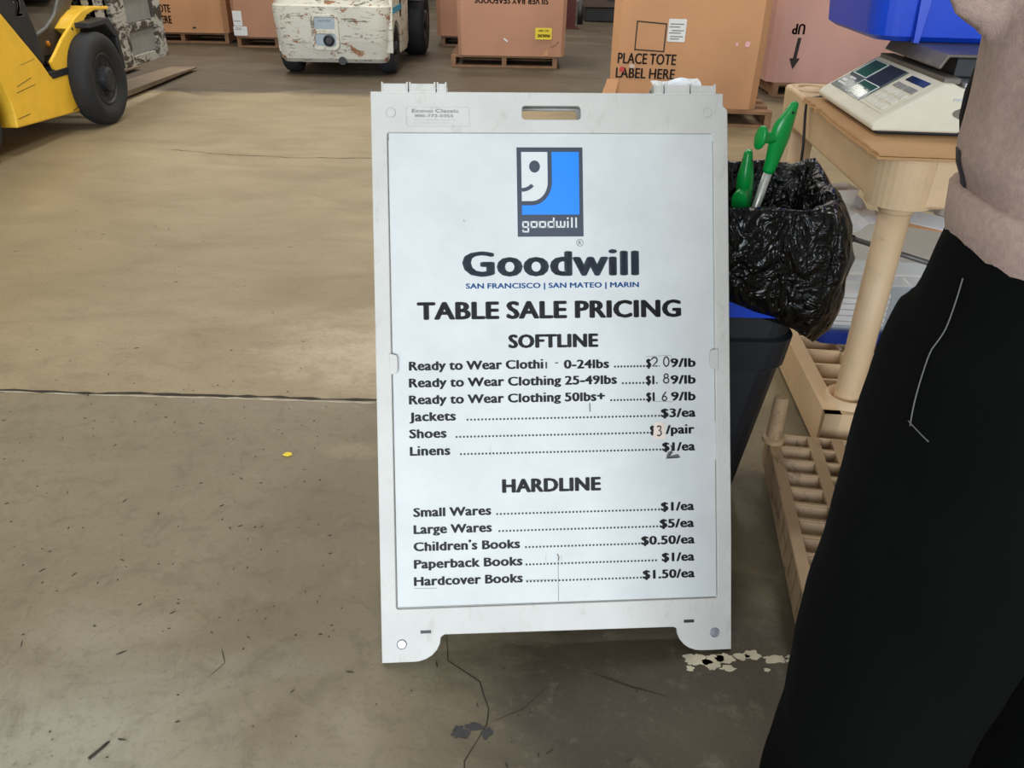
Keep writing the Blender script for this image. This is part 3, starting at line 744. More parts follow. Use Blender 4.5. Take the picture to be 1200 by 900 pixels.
o = finish('loose_flap', b, 'card', place); o.modifiers.new('t', 'SOLIDIFY').thickness = .006
# seafood box
sea = gaylord('brown box with upside-down SILVER BAY SEAFOODS print and yellow sticker', -.588, 8.32, 0, 1.035, 1.1, .98, 'card_brown', ch=.035)
pallet('wooden pallet under the box with the yellow sticker', -.66, 8.34, 0, 1.04, 1.1)
def f(b):
    t2 = bmesh.new(); text(t2, 'SILVER BAY SEAFOODS', 0, .70, 0, .056, 0, .04); merge(b, t2, Matrix.Translation((.862, .628 - Z0, 0)) @ Matrix.Rotation(PI, 4, 'Z'))
on_front(sea, 'printed_text', 'print_navy', f)
on_front(sea, 'yellow_sticker', 'yellow_sticker', lambda b: lab(b, .745, .905, .265 - Z0, .368 - Z0), -.009)
def f(b):
    t2 = bmesh.new(); text(t2, 'MAINLINE', 0, .12, 0, .028, 0, .05); merge(b, t2, Matrix.Translation((.888, .312 - Z0, 0)) @ Matrix.Rotation(PI, 4, 'Z'))
    t2 = bmesh.new(); text(t2, '0012 8801', 0, .10, 0, .018, 0, .03); merge(b, t2, Matrix.Translation((.875, .352 - Z0, 0)) @ Matrix.Rotation(PI, 4, 'Z'))
on_front(sea, 'sticker_print', 'print', f, -.0105)
on_front(sea, 'marker_scribble', 'print', lambda b: stroke(b, [(.895, .19 - Z0), (.91, .215 - Z0), (.92, .19 - Z0), (.935, .22 - Z0), (.95, .215 - Z0), (.97, .25 - Z0), (.975, .235 - Z0)], .005, 0), -.0085)
on_front(sea, 'tape_scrap', 'paper', lambda b: merge(b, shape2d([[(.440, .262 - Z0), (.478, .235 - Z0), (.485, .248 - Z0), (.448, .273 - Z0)]], 0, .001)), -.0085)
on_front(sea, 'torn_flap', 'card', lambda b: merge(b, shape2d([[(.82, .115 - Z0), (.88, .12 - Z0), (.875, .15 - Z0), (.865, .185 - Z0), (.84, .145 - Z0)]], 0, .004)), -.0085)
# left boxes
lbox = gaylord('tan box with black TOTE print between the yellow forklift and its neighbour box', -4.39, 9.78, 0, 1.09, 1.1, .98, 'card')
pallet('wooden pallet under the tan box beside the yellow forklift', -4.36, 9.80, 0, 1.05, 1.1)
def f(b):
    text(b, 'PLACE TOTE', .085, .478, .318 - Z0, .078, 0, .03); text(b, 'LABEL HERE', .085, .473, .205 - Z0, .078, 0, .03)
on_front(lbox, 'printed_text', 'print', f)
on_front(lbox, 'torn_hole', 'print', lambda b: merge(b, shape2d([ellipse(.715, .165 - Z0, .022, .008, 9)], 0, .001)), -.008)
b2x = gaylord('plain tan box with two white labels, between TOTE box and white forklift', -3.14, 9.47, 0, .90, 1.1, .98, 'card_brown')
pallet('wooden pallet under the box with two white labels', -3.12, 9.50, 0, .88, 1.1)
on_front(b2x, 'paper_label', 'paper', lambda b: lab(b, .020, .118, .222 - Z0, .372 - Z0), -.0085)
on_front(b2x, 'paper_label', 'paper', lambda b: lab(b, .012, .160, .125 - Z0, .218 - Z0), -.0095)
on_front(b2x, 'label_print', 'scratch', lambda b: [stroke(b, [(.03, z - Z0), (.10, z - Z0)], .006, 0) for z in (.27, .20, .185)], -.0112)
# box behind
gaylord('dark brown box standing in shade behind the SEAFOODS box, beside white forklift', -.946, 9.95, 0, 1.0, 1.0, .98, 'card_brown')
pallet('wooden pallet under the shaded box behind the SEAFOODS box', -.90, 9.97, 0, 1.0, 1.0, 'wood_dark')
# UP box
upb = gaylord('pinkish cardboard box with upside-down UP print and arrow, behind the plastic table', 2.07, 7.0, 0, 1.1, 1.1, .98, 'card_pink')
pallet('wooden pallet under the pinkish UP box', 2.12, 6.97, 0, 1.05, 1.1)
def f(b):
    t2 = bmesh.new(); text(t2, 'UP', 0, .105, 0, .078, 0, .05); merge(b, t2, Matrix.Translation((.236, .558 - Z0, 0)) @ Matrix.Rotation(PI, 4, 'Z'))
    merge(b, shape2d([[(.19, .455 - Z0), (.178, .30 - Z0), (.150, .30 - Z0), (.190, .215 - Z0), (.235, .30 - Z0), (.207, .30 - Z0), (.218, .455 - Z0)]], 0, .0008))
on_front(upb, 'printed_arrow', 'print', f)

# ------------------------------------------------------------------ far background
cab = thing('steel_cabinet', 'brown louvred cabinet on a dark base at the back of the warehouse', 'cabinet', (1.0, 13.3, 0))
finish('base', B(0, 1.5, 0, .9, 0, .2), 'black_metal', cab, bevel=.02); 
finish('cabinet_body', B(-.03, 1.53, -.03, .95, .2, 1.5), 'cabinet', cab, bevel=.015)
for z in (.30, .36, .42): finish('louvre', B(.32, .62, -.045, -.03, z, z + .022), 'black_metal', cab)
col_ = thing('steel_column', 'dark red steel column far behind the SEAFOODS box', 'column', (.70, 12.3, 0))
b = bmesh.new(); box(b, -.09, .09, -.09, -.075, 0, ZC - .02); box(b, -.09, .09, .075, .09, 0, ZC - .02); box(b, -.01, .01, -.08, .08, 0, ZC - .02); finish('flange_section', b, 'red_column', col_)
finish('base_plate', B(-.14, .14, -.14, .14, .0, .02), 'red_column', col_)
pp = thing('daylight_strip', 'slim white pipe standing in for a daylight gap between the red column and the brown cabinet', 'strip', (.90, 12.9, 0))  # white post added to stand in for a bright gap of daylight
b = bmesh.new(); cone(b, (0, 0, .25), (0, 0, 2.4), .03, seg=14); finish('strip', b, 'white_ink', pp, smooth=True)
b = bmesh.new(); cone(b, (0, 0, 0), (0, 0, .26), .045, .04, seg=14); finish('foot', b, 'black_metal', pp, smooth=True)

# ------------------------------------------------------------------ yellow forklift (nose towards the back wall)
yf = thing('yellow_forklift', 'yellow forklift with black tyres parked at the upper left', 'forklift', (0, 0, 0))
def wheel(parent, x_out, y, r, wd, side, name='wheel', hubr=.55):
    b = bmesh.new(); s = side
    lathe(b, (x_out, y, r + .001), (-s, 0, 0), [(r * hubr, .035), (r * .60, .022), (r * .72, .004), (r * .86, .0), (r * .96, .018), (r, .04), (r, wd - .04), (r * .95, wd - .01), (r * .8, wd), (r * hubr, wd)], 40)
    t = finish(name, b, 'rubber', parent, smooth=True)
    b = bmesh.new(); lathe(b, (x_out - s * .045, y, r + .001), (s, 0, 0), [(r * .57, -.03), (r * .57, .020), (r * .53, .024), (r * .50, .015), (r * .46, -.04), (r * .30, -.03), (r * .26, .045), (r * .20, .055), (.001, .055)], 30)
    for i in range(8):
        a = 2 * PI * i / 8; cone(b, (x_out - s * .055, y + r * .37 * math.cos(a), r + r * .37 * math.sin(a)), (x_out - s * .030, y + r * .37 * math.cos(a), r + r * .37 * math.sin(a)), .012, seg=8)
    finish('hub', b, 'hub', t, smooth=False); return t
XO = -2.78; XL = -3.85
body = [(4.53, .155), (5.22, .118), (5.29, .15), (5.315, .37), (4.985, .365), (4.93, .44), (4.65, .735), (4.40, .93), (4.1, 1.02), (3.45, 1.0), (3.32, .9), (3.30, .30), (3.42, .20), (3.85, .18)]
arch = [(4.215 + .32 * math.cos(R(a)), .24 + .32 * math.sin(R(a))) for a in range(190, -25, -12)]
b = bmesh.new(); prism(b, body[:-1] + [(3.86, .19)] + arch, 'x', XL + .06, XO); finish('chassis', b, 'yellow', yf, bevel=.018)
b = bmesh.new()
for p, wd in (([(4.62, .36), (4.78, .385)], .0035), ([(4.60, .33), (4.80, .345)], .003), ([(4.70, .46), (4.86, .475)], .002), ([(4.55, .20), (4.68, .205)], .004), ([(5.14, .135), (5.24, .15)], .006)): stroke(b, p, wd)
finish('scratches', b, 'cowl', yf, (XO + .0012, 0, 0), (R(90), 0, R(90)))
fen_o = [(5.025, .435), (5.10, .475), (5.22, .545), (5.32, .59), (5.42, .64), (5.53, .675), (5.66, .69), (5.90, .675)]
fen_i = [(5.90, .655), (5.70, .665), (5.585, .645), (5.50, .60), (5.42, .535), (5.37, .47), (5.335, .40), (5.315, .37)]
b = bmesh.new(); prism(b, fen_o + fen_i + [(5.06, .37)], 'x', XO - .02, XO); prism(b, fen_o[3:] + fen_i[:5], 'x', XO - .24, XO - .01); fd = finish('fender', b, 'yellow', yf, bevel=.006)
for y, z in ((5.36, .585), (5.27, .43)):
    b = bmesh.new(); lathe(b, (XO, y, z), (1, 0, 0), [(.008, -.005), (.008, .003)], 10); finish('bolt', b, 'black_metal', fd)
b = bmesh.new(); prism(b, [(4.97, .385), (5.0, .345), (5.27, .345), (5.27, .385)], 'x', XO - .22, XO + .005)
for i in range(7): box(b, XO - .2, XO, 5.0 + i * .037, 5.012 + i * .037, .385, .390)
finish('step', b, 'black_metal', yf, bevel=.004)
finish('step_riser', B(XO - .23, XO - .21, 4.97, 5.30, .345, .52), 'black_metal', yf)
b = bmesh.new(); prism(b, [(4.64, .755), (4.95, .44), (5.005, .415), (5.03, .47), (5.02, .56), (4.98, .70), (4.92, .95), (4.80, 1.05), (4.40, 1.05), (4.40, .955)], 'x', XO - .9, XO - .025)
ss = finish('seat_shroud', b, 'black_metal', yf, bevel=.02)
b = bmesh.new(); text(b, '2', 0, .07, 0, .10, 0, .05); o = finish('number_decal', b, 'white_ink', ss, (XO - .02, 4.83, .695), (R(90), 0, R(90)))
b = bmesh.new(); prism(b, [(5.03, .44), (5.25, .44), (5.48, .60), (5.72, .80), (5.66, .86), (5.45, .70), (5.22, .60), (5.03, .55)], 'x', XO - .9, XO - .09); cw = finish('cowl', b, 'cowl', yf, bevel=.015)
b = bmesh.new(); tube(b, [(XO - .08, 5.02, .56), (XO - .08, 5.2, .60), (XO - .08, 5.33, .66), (XO - .08, 5.48, .80), (XO - .08, 5.6, 1.05)], .012); finish('cowl_trim', b, 'grey_metal', cw, smooth=True)
b = bmesh.new(); lathe(b, (XO - .088, 5.20, .515), (1, 0, 0), [(.018, -.004), (.018, .006), (.010, .012), (.001, .012)], 14); finish('reflector', b, 'orange', cw)
b = bmesh.new(); prism(b, [(5.45, .72), (5.70, .86), (5.80, 1.25), (5.74, 1.27), (5.62, .92), (5.42, .78)], 'x', XO - .9, XO - .15); finish('dashboard', b, 'black_metal', yf, bevel=.02)
b = bmesh.new(); prism(b, [(4.42, 1.05), (4.95, 1.05), (4.97, 1.13), (4.45, 1.15)], 'x', XO - .75, XO - .25); prism(b, [(4.35, 1.10), (4.47, 1.10), (4.36, 1.62), (4.26, 1.60)], 'x', XO - .75, XO - .25); finish('seat', b, 'black_metal', yf, bevel=.03)
b = bmesh.new(); tube(b, [(-3.28 + .17 * math.cos(2 * PI * i / 24), 5.42 + .15 * math.cos(R(20)) * math.sin(2 * PI * i / 24), 1.32 - .06 * math.sin(2 * PI * i / 24)) for i in range(25)], .014); cone(b, (-3.28, 5.42, 1.32), (-3.28, 5.62, 1.0), .02); finish('steering_wheel', b, 'black_metal', yf, smooth=True)
for x in (XO - .12, XL + .16):
    b = bmesh.new(); tube(b, [(x, 5.62, .85), (x, 5.45, 1.5), (x, 5.25, 2.0), (x, 4.9, 2.06), (x, 4.2, 2.06), (x, 4.05, 2.0), (x, 3.95, 1.0)], .03); finish('guard_post', b, 'black_metal', yf, smooth=True)
b = bmesh.new()
for i in range(7): box(b, XL + .16, XO - .12, 4.2 + i * .16, 4.23 + i * .16, 2.05, 2.08)
finish('overhead_guard', b, 'black_metal', yf)
wheel(yf, -2.655, 5.445, .28, .15, 1); wheel(yf, XL - .02, 5.42, .28, .22, -1)
wheel(yf, -2.80, 4.215, .235, .18, 1); wheel(yf, XL + .08, 4.215, .235, .18, -1)
b = bmesh.new(); prism(b, [(5.40, .585), (5.62, .590), (5.735, .50), (5.725, .44), (5.755, .30), (5.785, .30), (5.775, .52), (5.68, .625), (5.40, .615)], 'x', -2.90, -2.69); finish('mud_guard', b, 'black_metal', yf, bevel=.005)
finish('axle', B(XL + .1, -2.75, 5.34, 5.50, .20, .36), 'black_metal', yf)
for x in (-2.98, -3.66):
    b = bmesh.new(); box(b, x, x + .09, 5.90, 5.92, .12, 2.1); box(b, x, x + .02, 5.90, 6.06, .12, 2.1); box(b, x + .07, x + .09, 5.90, 6.06, .12, 2.1); finish('mast_channel', b, 'peel_mast', yf)
b = bmesh.new()
for z in (.25, .9, 2.0): box(b, -3.62, -2.92, 5.93, 5.97, z, z + .09)
finish('mast_crossbar', b, 'peel_mast', yf)
# side clamp plate with recessed panels, and forks on the floor
b = bmesh.new(); zz = [(.235, .30), (.47, .52), (.70, .75), (.93, 1.3)]
for x in (-2.87,):
    box(b, x - .05, x - .03, 6.12, 6.98, .235, 1.3)
    box(b, x - .05, x, 6.12, 6.34, .235, 1.3); box(b, x - .05, x, 6.82, 6.98, .235, 1.3)
    for a, c in zz: box(b, x - .05, x, 6.34, 6.82, a, c)
cl = finish('clamp_plate', b, 'peel_mast', yf, bevel=.004)
for a, c in ((.30, .47), (.52, .70), (.75, .93)):
    finish('recess_panel', B(-2.899, -2.892, 6.345, 6.815, a + .003, c - .003), 'mast_recess', cl)
finish('carriage', B(-3.70, -2.93, 6.07, 6.13, .25, .95), 'peel_mast', yf, bevel=.005)
for x in (-3.20, -3.62):
    b = bmesh.new(); prism(b, [(6.14, .02), (7.0, .018), (7.78, .022), (7.78, .032), (7.2, .05), (6.18, .062), (6.18, .75), (6.135, .75)], 'x', x, x + .24 if x > -3.3 else x + .14); finish('fork', b, 'fork', yf, bevel=.004)

# ------------------------------------------------------------------ white forklift (tail towards the camera)
wf = thing('white_forklift', 'white forklift with chipped rusty paint seen from behind, at top centre left', 'forklift')
b = bmesh.new(); ax0, ax1 = -2.165, -1.125
prof = [(.115, .055, 7.62, .12), (.15, .03, 7.585, .14), (.30, .015, 7.555, .14), (.50, .0, 7.545, .14), (.575, .0, 7.545, .14), (.585, .012, 7.56, .14), (.62, .02, 7.575, .14), (.80, .03, 7.60, .16), (1.02, .06, 7.66, .2), (1.06, .12, 7.74, .2)]
loft(b, [rrect(ax0 + i, ax1 - i, y0, 7.80, min(r, (7.80 - y0) * .49), z, 6) for z, i, y0, r in prof]); cwt = finish('counterweight', b, 'peel_white', wf, smooth=False)
# tail bezel: plate with two rounded windows, lenses behind
b = shape2d([rr2(-1.815, -1.575, .225, .515, .05), rr2(-1.785, -1.605, .395, .492, .022), rr2(-1.785, -1.605, .258, .358, .022)], 0, .02, .004)
bz = finish('tail_bezel', b, 'peel_white', cwt, (0, 7.552, 0), (R(90), 0, 0))
finish('tail_lens', shape2d([rr2(-1.784, -1.606, .396, .491, .022)], -.002, .012), 'lens', bz)
finish('tail_lens', shape2d([rr2(-1.784, -1.606, .259, .357, .022)], -.002, .012), 'lens', bz)
b = bmesh.new(); lathe(b, (-1.665, .306, .010), (0, 0, 1), [(.048, .0), (.048, .022), (.036, .030), (.028, .018), (.012, .018)], 20); finish('filler_cap', b, 'black_metal', bz, smooth=False)
b = bmesh.new(); text(b, 'CAUTION', -1.752, -1.64, .455, .016, 0.0125, .0); finish('lens_print', b, 'print', bz)
b = bmesh.new(); cone(b, (-1.57, 7.575, .135), (-1.57, 7.70, .135), .035, seg=16); finish('tow_pin_socket', b, 'black_metal', cwt)
arch = [(7.87 + .25 * math.cos(R(a)), .20 + .25 * math.sin(R(a))) for a in range(180, -20, -12)]
b = bmesh.new(); prism(b, [(7.74, 1.02), (7.68, .62), (7.615, .40)] + arch + [(8.55, .14), (8.68, .2), (8.75, .62), (8.9, .75), (8.9, .95), (8.3, 1.02)], 'x', ax0 + .03, -1.115); finish('side_body', b, 'peel_white', wf, bevel=.01)
b = bmesh.new(); prism(b, [(7.68, .515), (8.25, .515), (8.25, .565), (7.68, .565)], 'x', -1.118, -1.1115); finish('side_stripe', b, 'cyan', wf)
for xx, s in ((-1.120, 1), (-2.150, -1)): wheel(wf, xx, 7.87, .215, .16, s, hubr=.5)
for xx, s in ((-.985, 1), (-2.17, -1)): wheel(wf, xx, 9.25, .34, .24, s)
b = bmesh.new(); prism(b, [(8.84, .55), (8.92, .68), (9.1, .735), (9.5, .735), (9.62, .6), (9.60, .58), (9.48, .71), (9.1, .71), (8.94, .66), (8.87, .54)], 'x', -1.24, -.98); finish('front_fender', b, 'black_metal', wf)
finish('deck', B(ax0 + .05, -1.15, 8.6, 9.4, .25, .62), 'black_metal', wf, bevel=.02)
for x in (-1.16, ax0 + .05):
    b = bmesh.new(); prism(b, [(8.12, .46), (8.22, .46), (8.36, 1.2), (8.40, 2.0), (8.33, 2.0), (8.27, 1.2)], 'x', x - .02, x + .045); tube(b, [(x, 8.36, 2.0), (x, 9.3, 2.05), (x, 9.5, 1.2), (x, 9.55, .7)], .03); finish('guard_post', b, 'black_metal', wf)
b = bmesh.new()
for i in range(6): box(b, ax0 + .05, -1.15, 8.4 + i * .16, 8.44 + i * .16, 2.0, 2.03)
finish('overhead_guard', b, 'black_metal', wf)
b = bmesh.new(); prism(b, [(8.35, 1.04), (8.9, 1.04), (8.9, 1.15), (8.45, 1.15), (8.42, 1.6), (8.3, 1.6)], 'x', -1.95, -1.35); finish('seat', b, 'black_metal', wf, bevel=.03)
for x in (-1.30, -2.05):
    b = bmesh.new(); box(b, x, x + .10, 9.65, 9.80, .1, 2.1); finish('mast_channel', b, 'peel_white', wf)
b = bmesh.new()
for z in (.3, 1.0, 2.0): box(b, -2.05, -1.22, 9.70, 9.75, z, z + .1)
finish('mast_crossbar', b, 'peel_white', wf)
for x in (-2.0, -1.40):
    b = bmesh.new(); prism(b, [(9.83, .04), (10.8, .03), (10.8, .045), (9.87, .08), (9.87, .8), (9.83, .8)], 'x', x, x + .12); finish('fork', b, 'fork', wf)

# ------------------------------------------------------------------ tan plastic table
TX, TY, TYAW, TW, TD, TZ = .765, 1.655, R(-4), 1.15, .98, .755
table = thing('utility_table', 'tan moulded plastic work table with round legs and a ribbed lower shelf', 'table', (TX, TY, 0), TYAW)
b = bmesh.new()
loft(b, [rrect(.012, TW - .012, .012, TD - .012, .05, TZ - .106, 6), rrect(.004, TW - .004, .004, TD - .004, .055, TZ - .10, 6), rrect(0, TW, 0, TD, .06, TZ - .008, 6), rrect(.004, TW - .004, .004, TD - .004, .058, TZ, 6), rrect(.012, TW - .012, .012, TD - .012, .052, TZ, 6), rrect(.016, TW - .016, .016, TD - .016, .05, TZ - .008, 6)])
tray = finish('top_tray', b, 'tan', table, bevel=.004)
legs = [(.068, .068), (TW - .068, .068), (.068, TD - .068), (TW - .068, TD - .068)]
for x, y in legs:
    b = bmesh.new(); lathe(b, (x, y, 0), (0, 0, 1), [(.031, .0), (.031, .12), (.0325, .3), (.034, TZ - .1)], 28); finish('leg', b, 'tan', table, smooth=True)
    b = bmesh.new(); lathe(b, (x, y, TZ - .112), (0, 0, 1), [(.060, 0), (.072, .004), (.076, .104), (.073, .110), (.052, .110)], 32, cap=False); finish('corner_boss', b, 'tan', tray, smooth=False)
    b = bmesh.new(); lathe(b, (x, y, TZ - .0155), (0, 0, 1), [(.050, 0), (.050, .014), (.042, .0145), (.040, .008), (.026, .008), (.024, .012), (.001, .012)], 28); finish('leg_cap', b, 'tan', tray, smooth=False)
    b = bmesh.new(); lathe(b, (x, y, TZ - .19), (0, 0, 1), [(.0345, .06), (.037, .063), (.040, .088)], 28); finish('leg_collar', b, 'tan', tray, smooth=True)
SH0, SH1 = .035, .135
b = bmesh.new()
box(b, .01, TW - .01, .01, TD - .01, SH0, SH0 + .012)
n1, n2 = 9, 11
for i in range(n2 + 1):
    y = .01 + (TD - .028) * i / n2; box(b, .01, TW - .01, y, y + .008, SH0 + .01, SH1)
for i in range(n1 + 1):
    x = .01 + (TW - .028) * i / n1; box(b, x, x + .008, .01, TD - .01, SH0 + .01, SH1)
for x0, x1, y0, y1 in ((0, .04, 0, TD), (TW - .04, TW, 0, TD), (0, TW, 0, .02), (0, TW, TD - .02, TD)): box(b, x0, x1, y0, y1, SH0, SH1 + .004)
lsh = finish('lower_shelf', b, 'tan', table)
for x, y in legs:
    b = bmesh.new(); lathe(b, (x, y, SH0), (0, 0, 1), [(.058, 0), (.056, .06), (.052, .125), (.048, .128), (.036, .11)], 26); finish('leg_socket', b, 'tan', lsh, smooth=True)
def tl(x, y, z=0.0):
    c, s = math.cos(TYAW), math.sin(TYAW); return (TX + x * c - y * s, TY + x * s + y * c, z)

# floor pallet of tan plastic in front of the table
dr = thing('plastic_pallet', 'dirty tan plastic pallet with rows of open pockets on the floor before the table', 'pallet', (.533, 1.035, 0), R(-8.5))
PLN, PWD, PH = .60, .50, .10
b = bmesh.new(); nr = 11
pitch = PLN / nr
xs = [0, .028, .095, .125, .150, .175, .240, .268, .335, .365, .390, .415, .475, PWD]
for i in range(nr + 1):
    y = i * pitch; box(b, 0, PWD, max(0, y - .005), min(PLN, y + .005), .03, PH - .0006)
for x0, x1 in ((0, .026), (.094, .122), (.150, .176), (.240, .270), (.335, .362), (.390, .416), (.470, PWD)): box(b, x0, x1, 0, PLN, .025, PH)
# sloping pocket walls
for i in range(nr):
    y = i * pitch
    for x0, x1 in ((.026, .094), (.176, .240), (.270, .335), (.416, .470)):
        b_ = [(y + pitch - .006, PH - .002), (y + pitch - .006, PH - .01), (y + .012, .03), (y + .004, .03)]; prism(b, b_, 'x', x0, x1)
dk = finish('pallet_deck', b, 'tan_pallet', dr, bevel=.0015, seg=1)
for x in (.0, .20, .42):
    for y in (0.0, .25, .50):
        b = bmesh.new(); loft(b, [rrect(x + .012, x + .070, y + .008, y + .09, .012, 0.0, 3), rrect(x + .002, x + .078, y + .002, y + .098, .014, .05, 3)]); finish('foot', b, 'tan_pallet', dr)
b = bmesh.new(); lathe(b, (.010, .565, PH), (0, 0, 1), [(.026, 0), (.026, .010), (.018, .014), (.017, .115), (.012, .12), (.001, .12)], 22); finish('corner_post', b, 'tan_pallet', dr, smooth=False)

# cardboard under the scale
b = bmesh.new(); rnd = random.Random(9); edge = []
for i in range(31): edge.append((-.028 + .006 * noise.noise((i * .8, 0, 0)) + (.010 * rnd.random() if i > 18 else 0), i * .022 - .012))
sheet = edge[::-1] + [(.60, -.012), (.60, .648)]
prism(b, sheet[::-1], 'z', 0, .005); c1 = finish('cardboard_sheet', b, 'card_light'); c1.location = tl(0, 0, TZ + .0003); c1.rotation_euler = (0, 0, TYAW)
tag(c1, 'flattened cardboard sheet with a torn left edge on the plastic table, lower of two', 'cardboard', 'cardboard under the scale')
b = bmesh.new(); prism(b, [(p[0] + .004, p[1] + .004) for p in sheet][::-1], 'z', 0, .005); c2 = finish('cardboard_sheet', b, 'card_light'); c2.location = tl(0, 0, TZ + .0063); c2.rotation_euler = (0, 0, TYAW)
tag(c2, 'upper flattened cardboard sheet directly beneath the cream scale', 'cardboard', 'cardboard under the scale')
CZ = TZ + .0115

# ------------------------------------------------------------------ counting scale (front edge towards the table's left side)
scl = thing('counting_scale', 'cream counting scale with dark display panel and keypad, on cardboard on the table', 'scale', tl(.008, .165, CZ), TYAW)
SW = .46; SLP = [(0, .022), (.135, .105)]
prof = [(.004, .010), (.0, .022), (.012, .034), (.135, .112), (.155, .112), (.175, .104), (.36, .104), (.37, .095), (.37, .035), (.215, .035), (.190, .010)]
b = bmesh.new(); prism(b, prof, 'y', 0, SW); sb = finish('scale_body', b, 'beige', scl, bevel=.005, seg=3)
finish('scale_base', B(.02, .36, .02, SW - .02, 0.0, .034), 'black_metal', scl, bevel=.004)
finish('body_groove', B(.16, .37, -.0015, .001, .078, .083), 'white_ink', sb)
b = bmesh.new()
prism(b, ellipse(.215, .052, .05, .015, 16), 'y', -.0012, .001); finish('smudge', b, 'scratch', sb)
# sloped panel local frame: origin low front corner, x along slope (up), y along width
sl = math.atan2(.112 - .034, .135 - .012); sln = math.hypot(.078, .123)
pn = bpy.data.objects.new('display_panel', None)
def on_slope(name, mat, x0, x1, y0, y1, t0, t1, parent, bev=0):
    b = bmesh.new(); box(b, x0 * sln, x1 * sln, y0 * SW, y1 * SW, t0, t1)
    Mx = Matrix.Translation((.012, 0, .034)) @ Matrix.Rotation(-sl, 4, 'Y')
    for v_ in b.verts: v_.co = Mx @ v_.co
    return finish(name, b, mat, parent, bevel=bev)
# y runs away from the camera: the keypad is nearest the camera
pnl = on_slope('display_panel', 'scale_panel', .10, .93, .42, .955, .0005, .002, sb)
on_slope('display_window', 'scale_window', .52, .90, .72, .92, .002, .0028, pnl); on_slope('display_window', 'scale_lcd', .48, .92, .44, .68, .002, .0028, pnl)
on_slope('display_window', 'scale_window', .14, .46, .45, .68, .002, .0028, pnl)
for x0, x1, y0, y1 in ((.50, .515, .71, .93), (.905, .92, .71, .93), (.505, .915, .705, .712), (.505, .915, .928, .935), (.125, .14, .44, .69), (.46, .475, .44, .69), (.13, .47, .435, .442), (.13, .47, .688, .695)):
    on_slope('window_outline', 'paper', x0, x1, y0, y1, .002, .003, pnl)
for x0, x1, y0, y1 in ((.20, .24, .78, .92), (.27, .33, .84, .92), (.38, .42, .78, .88)): on_slope('panel_print', 'paper', x0, x1, y0, y1, .002, .003, pnl)
on_slope('keypad', 'beige', .10, .93, .06, .40, .0005, .002, sb)
on_slope('keypad_display', 'scale_lcd', .78, .90, .09, .34, .002, .003, sb)
for r_ in range(4):
    for c_ in range(6):
        x0 = .15 + r_ * .15; y0 = .09 + c_ * .044 + (.012 if c_ > 2 else 0)
        on_slope('key', 'key' if r_ < 3 else 'mast_recess', x0, x0 + .10, y0, y0 + .034, .002, .0045, sb)
# rear ledge and platter
finish('rear_ledge', B(.138, .175, .02, SW - .01, .108, .122), 'dull_steel', scl, bevel=.003)
b = bmesh.new(); prism(b, [(.135, .135), (.150, .165), (.42, .165), (.42, .158), (.155, .158), (.142, .133)], 'y', .06, .42); finish('platter', b, 'dull_steel', scl, bevel=.003)
b = bmesh.new(); box(b, .18, .40, .08, .40, .115, .157); finish('platter_support', b, 'black_metal', scl, bevel=.004)
b = bmesh.new(); box(b, .176, .40, .0, SW - .01, .104, .114); finish('top_cover', b, 'steel', scl, bevel=.003)
# power cord off the left end
b = bmesh.new(); tube(b, [tl(.10, .632, TZ + .05), tl(.03, .66, TZ + .012), tl(-.01, .655, TZ + .004), tl(-.012, .635, TZ - .03), tl(-.010, .60, TZ - .11), tl(-.006, .595, TZ - .20)], .004, 8)
tag(finish('power_cord', b, 'black_metal', smooth=True), 'thin black cord hanging over the rear left corner of the plastic table', 'cord')

# blue tote on the platter
tb = tl(.045, .165, CZ)
tote = thing('plastic_tote', 'bright blue plastic tote resting on the scale platter', 'tote', (.845, 2.085, CZ + .1665), R(-5))
b = bmesh.new()
rgs = [rrect(.03, .55, .02, .47, .05, 0, 6), rrect(.008, .572, .004, .486, .06, .012, 6), rrect(-.02, .60, -.02, .51, .06, .28, 6), rrect(-.04, .62, -.04, .53, .06, .285, 6), rrect(-.04, .62, -.04, .53, .06, .32, 6), rrect(-.015, .595, -.015, .505, .055, .32, 6), rrect(.014, .566, .010, .480, .055, .016, 6)]
loft(b, rgs); finish('tote_shell', b, 'blue_tote', tote, smooth=False)
b = bmesh.new()
for x in (.10, .34):
    b = bmesh.new(); prism(b, [(x, .0), (x + .012, .0), (x + .03, .27), (x - .018, .27)], 'y', -.016, .004); finish('rib', b, 'blue_tote', tote)
finish('base_rim', B(.09, .50, .06, .43, -.0015, .012), 'navy_rim', tote)

# lower-shelf clutter
ct = thing('storage_tote', 'clear storage tote on a blue tray base, on the lower table shelf', 'tote', tl(.075, .395, SH1 + .0045), TYAW)
b = bmesh.new(); loft(b, [rrect(0, .62, 0, .36, .03, 0, 5), rrect(-.008, .628, -.008, .368, .03, .04, 5), rrect(0, .62, 0, .36, .03, .042, 5)]); finish('tray_base', b, 'navy_rim', ct)
b = bmesh.new(); loft(b, [rrect(.01, .61, .01, .35, .03, .042, 5), rrect(-.015, .635, -.012, .372, .03, .25, 5), rrect(-.03, .65, -.027, .387, .03, .252, 5), rrect(-.03, .65, -.027, .387, .03, .262, 5), rrect(-.012, .632, -.009, .369, .03, .262, 5), rrect(.013, .607, .013, .347, .03, .046, 5)]); finish('clear_wall', b, 'clear', ct, smooth=False)
def sheet_obj(name, mat, loc, rot, sx, sy, seed, label, cat, group=None, wob=.012, th=.003):
    b = bmesh.new(); rg = []
    for j in range(7): rg.append([(-sx / 2 + sx * i / 8, -sy / 2 + sy * j / 6, wob * noise.noise((i * .5 + seed, j * .6, seed)) * 2) for i in range(9)])
    loft(b, rg, cap=False, closed=False); o = finish(name, b, mat, None, loc, rot); o.modifiers.new('t', 'SOLIDIFY').thickness = th
    return tag(o, label, cat, group)
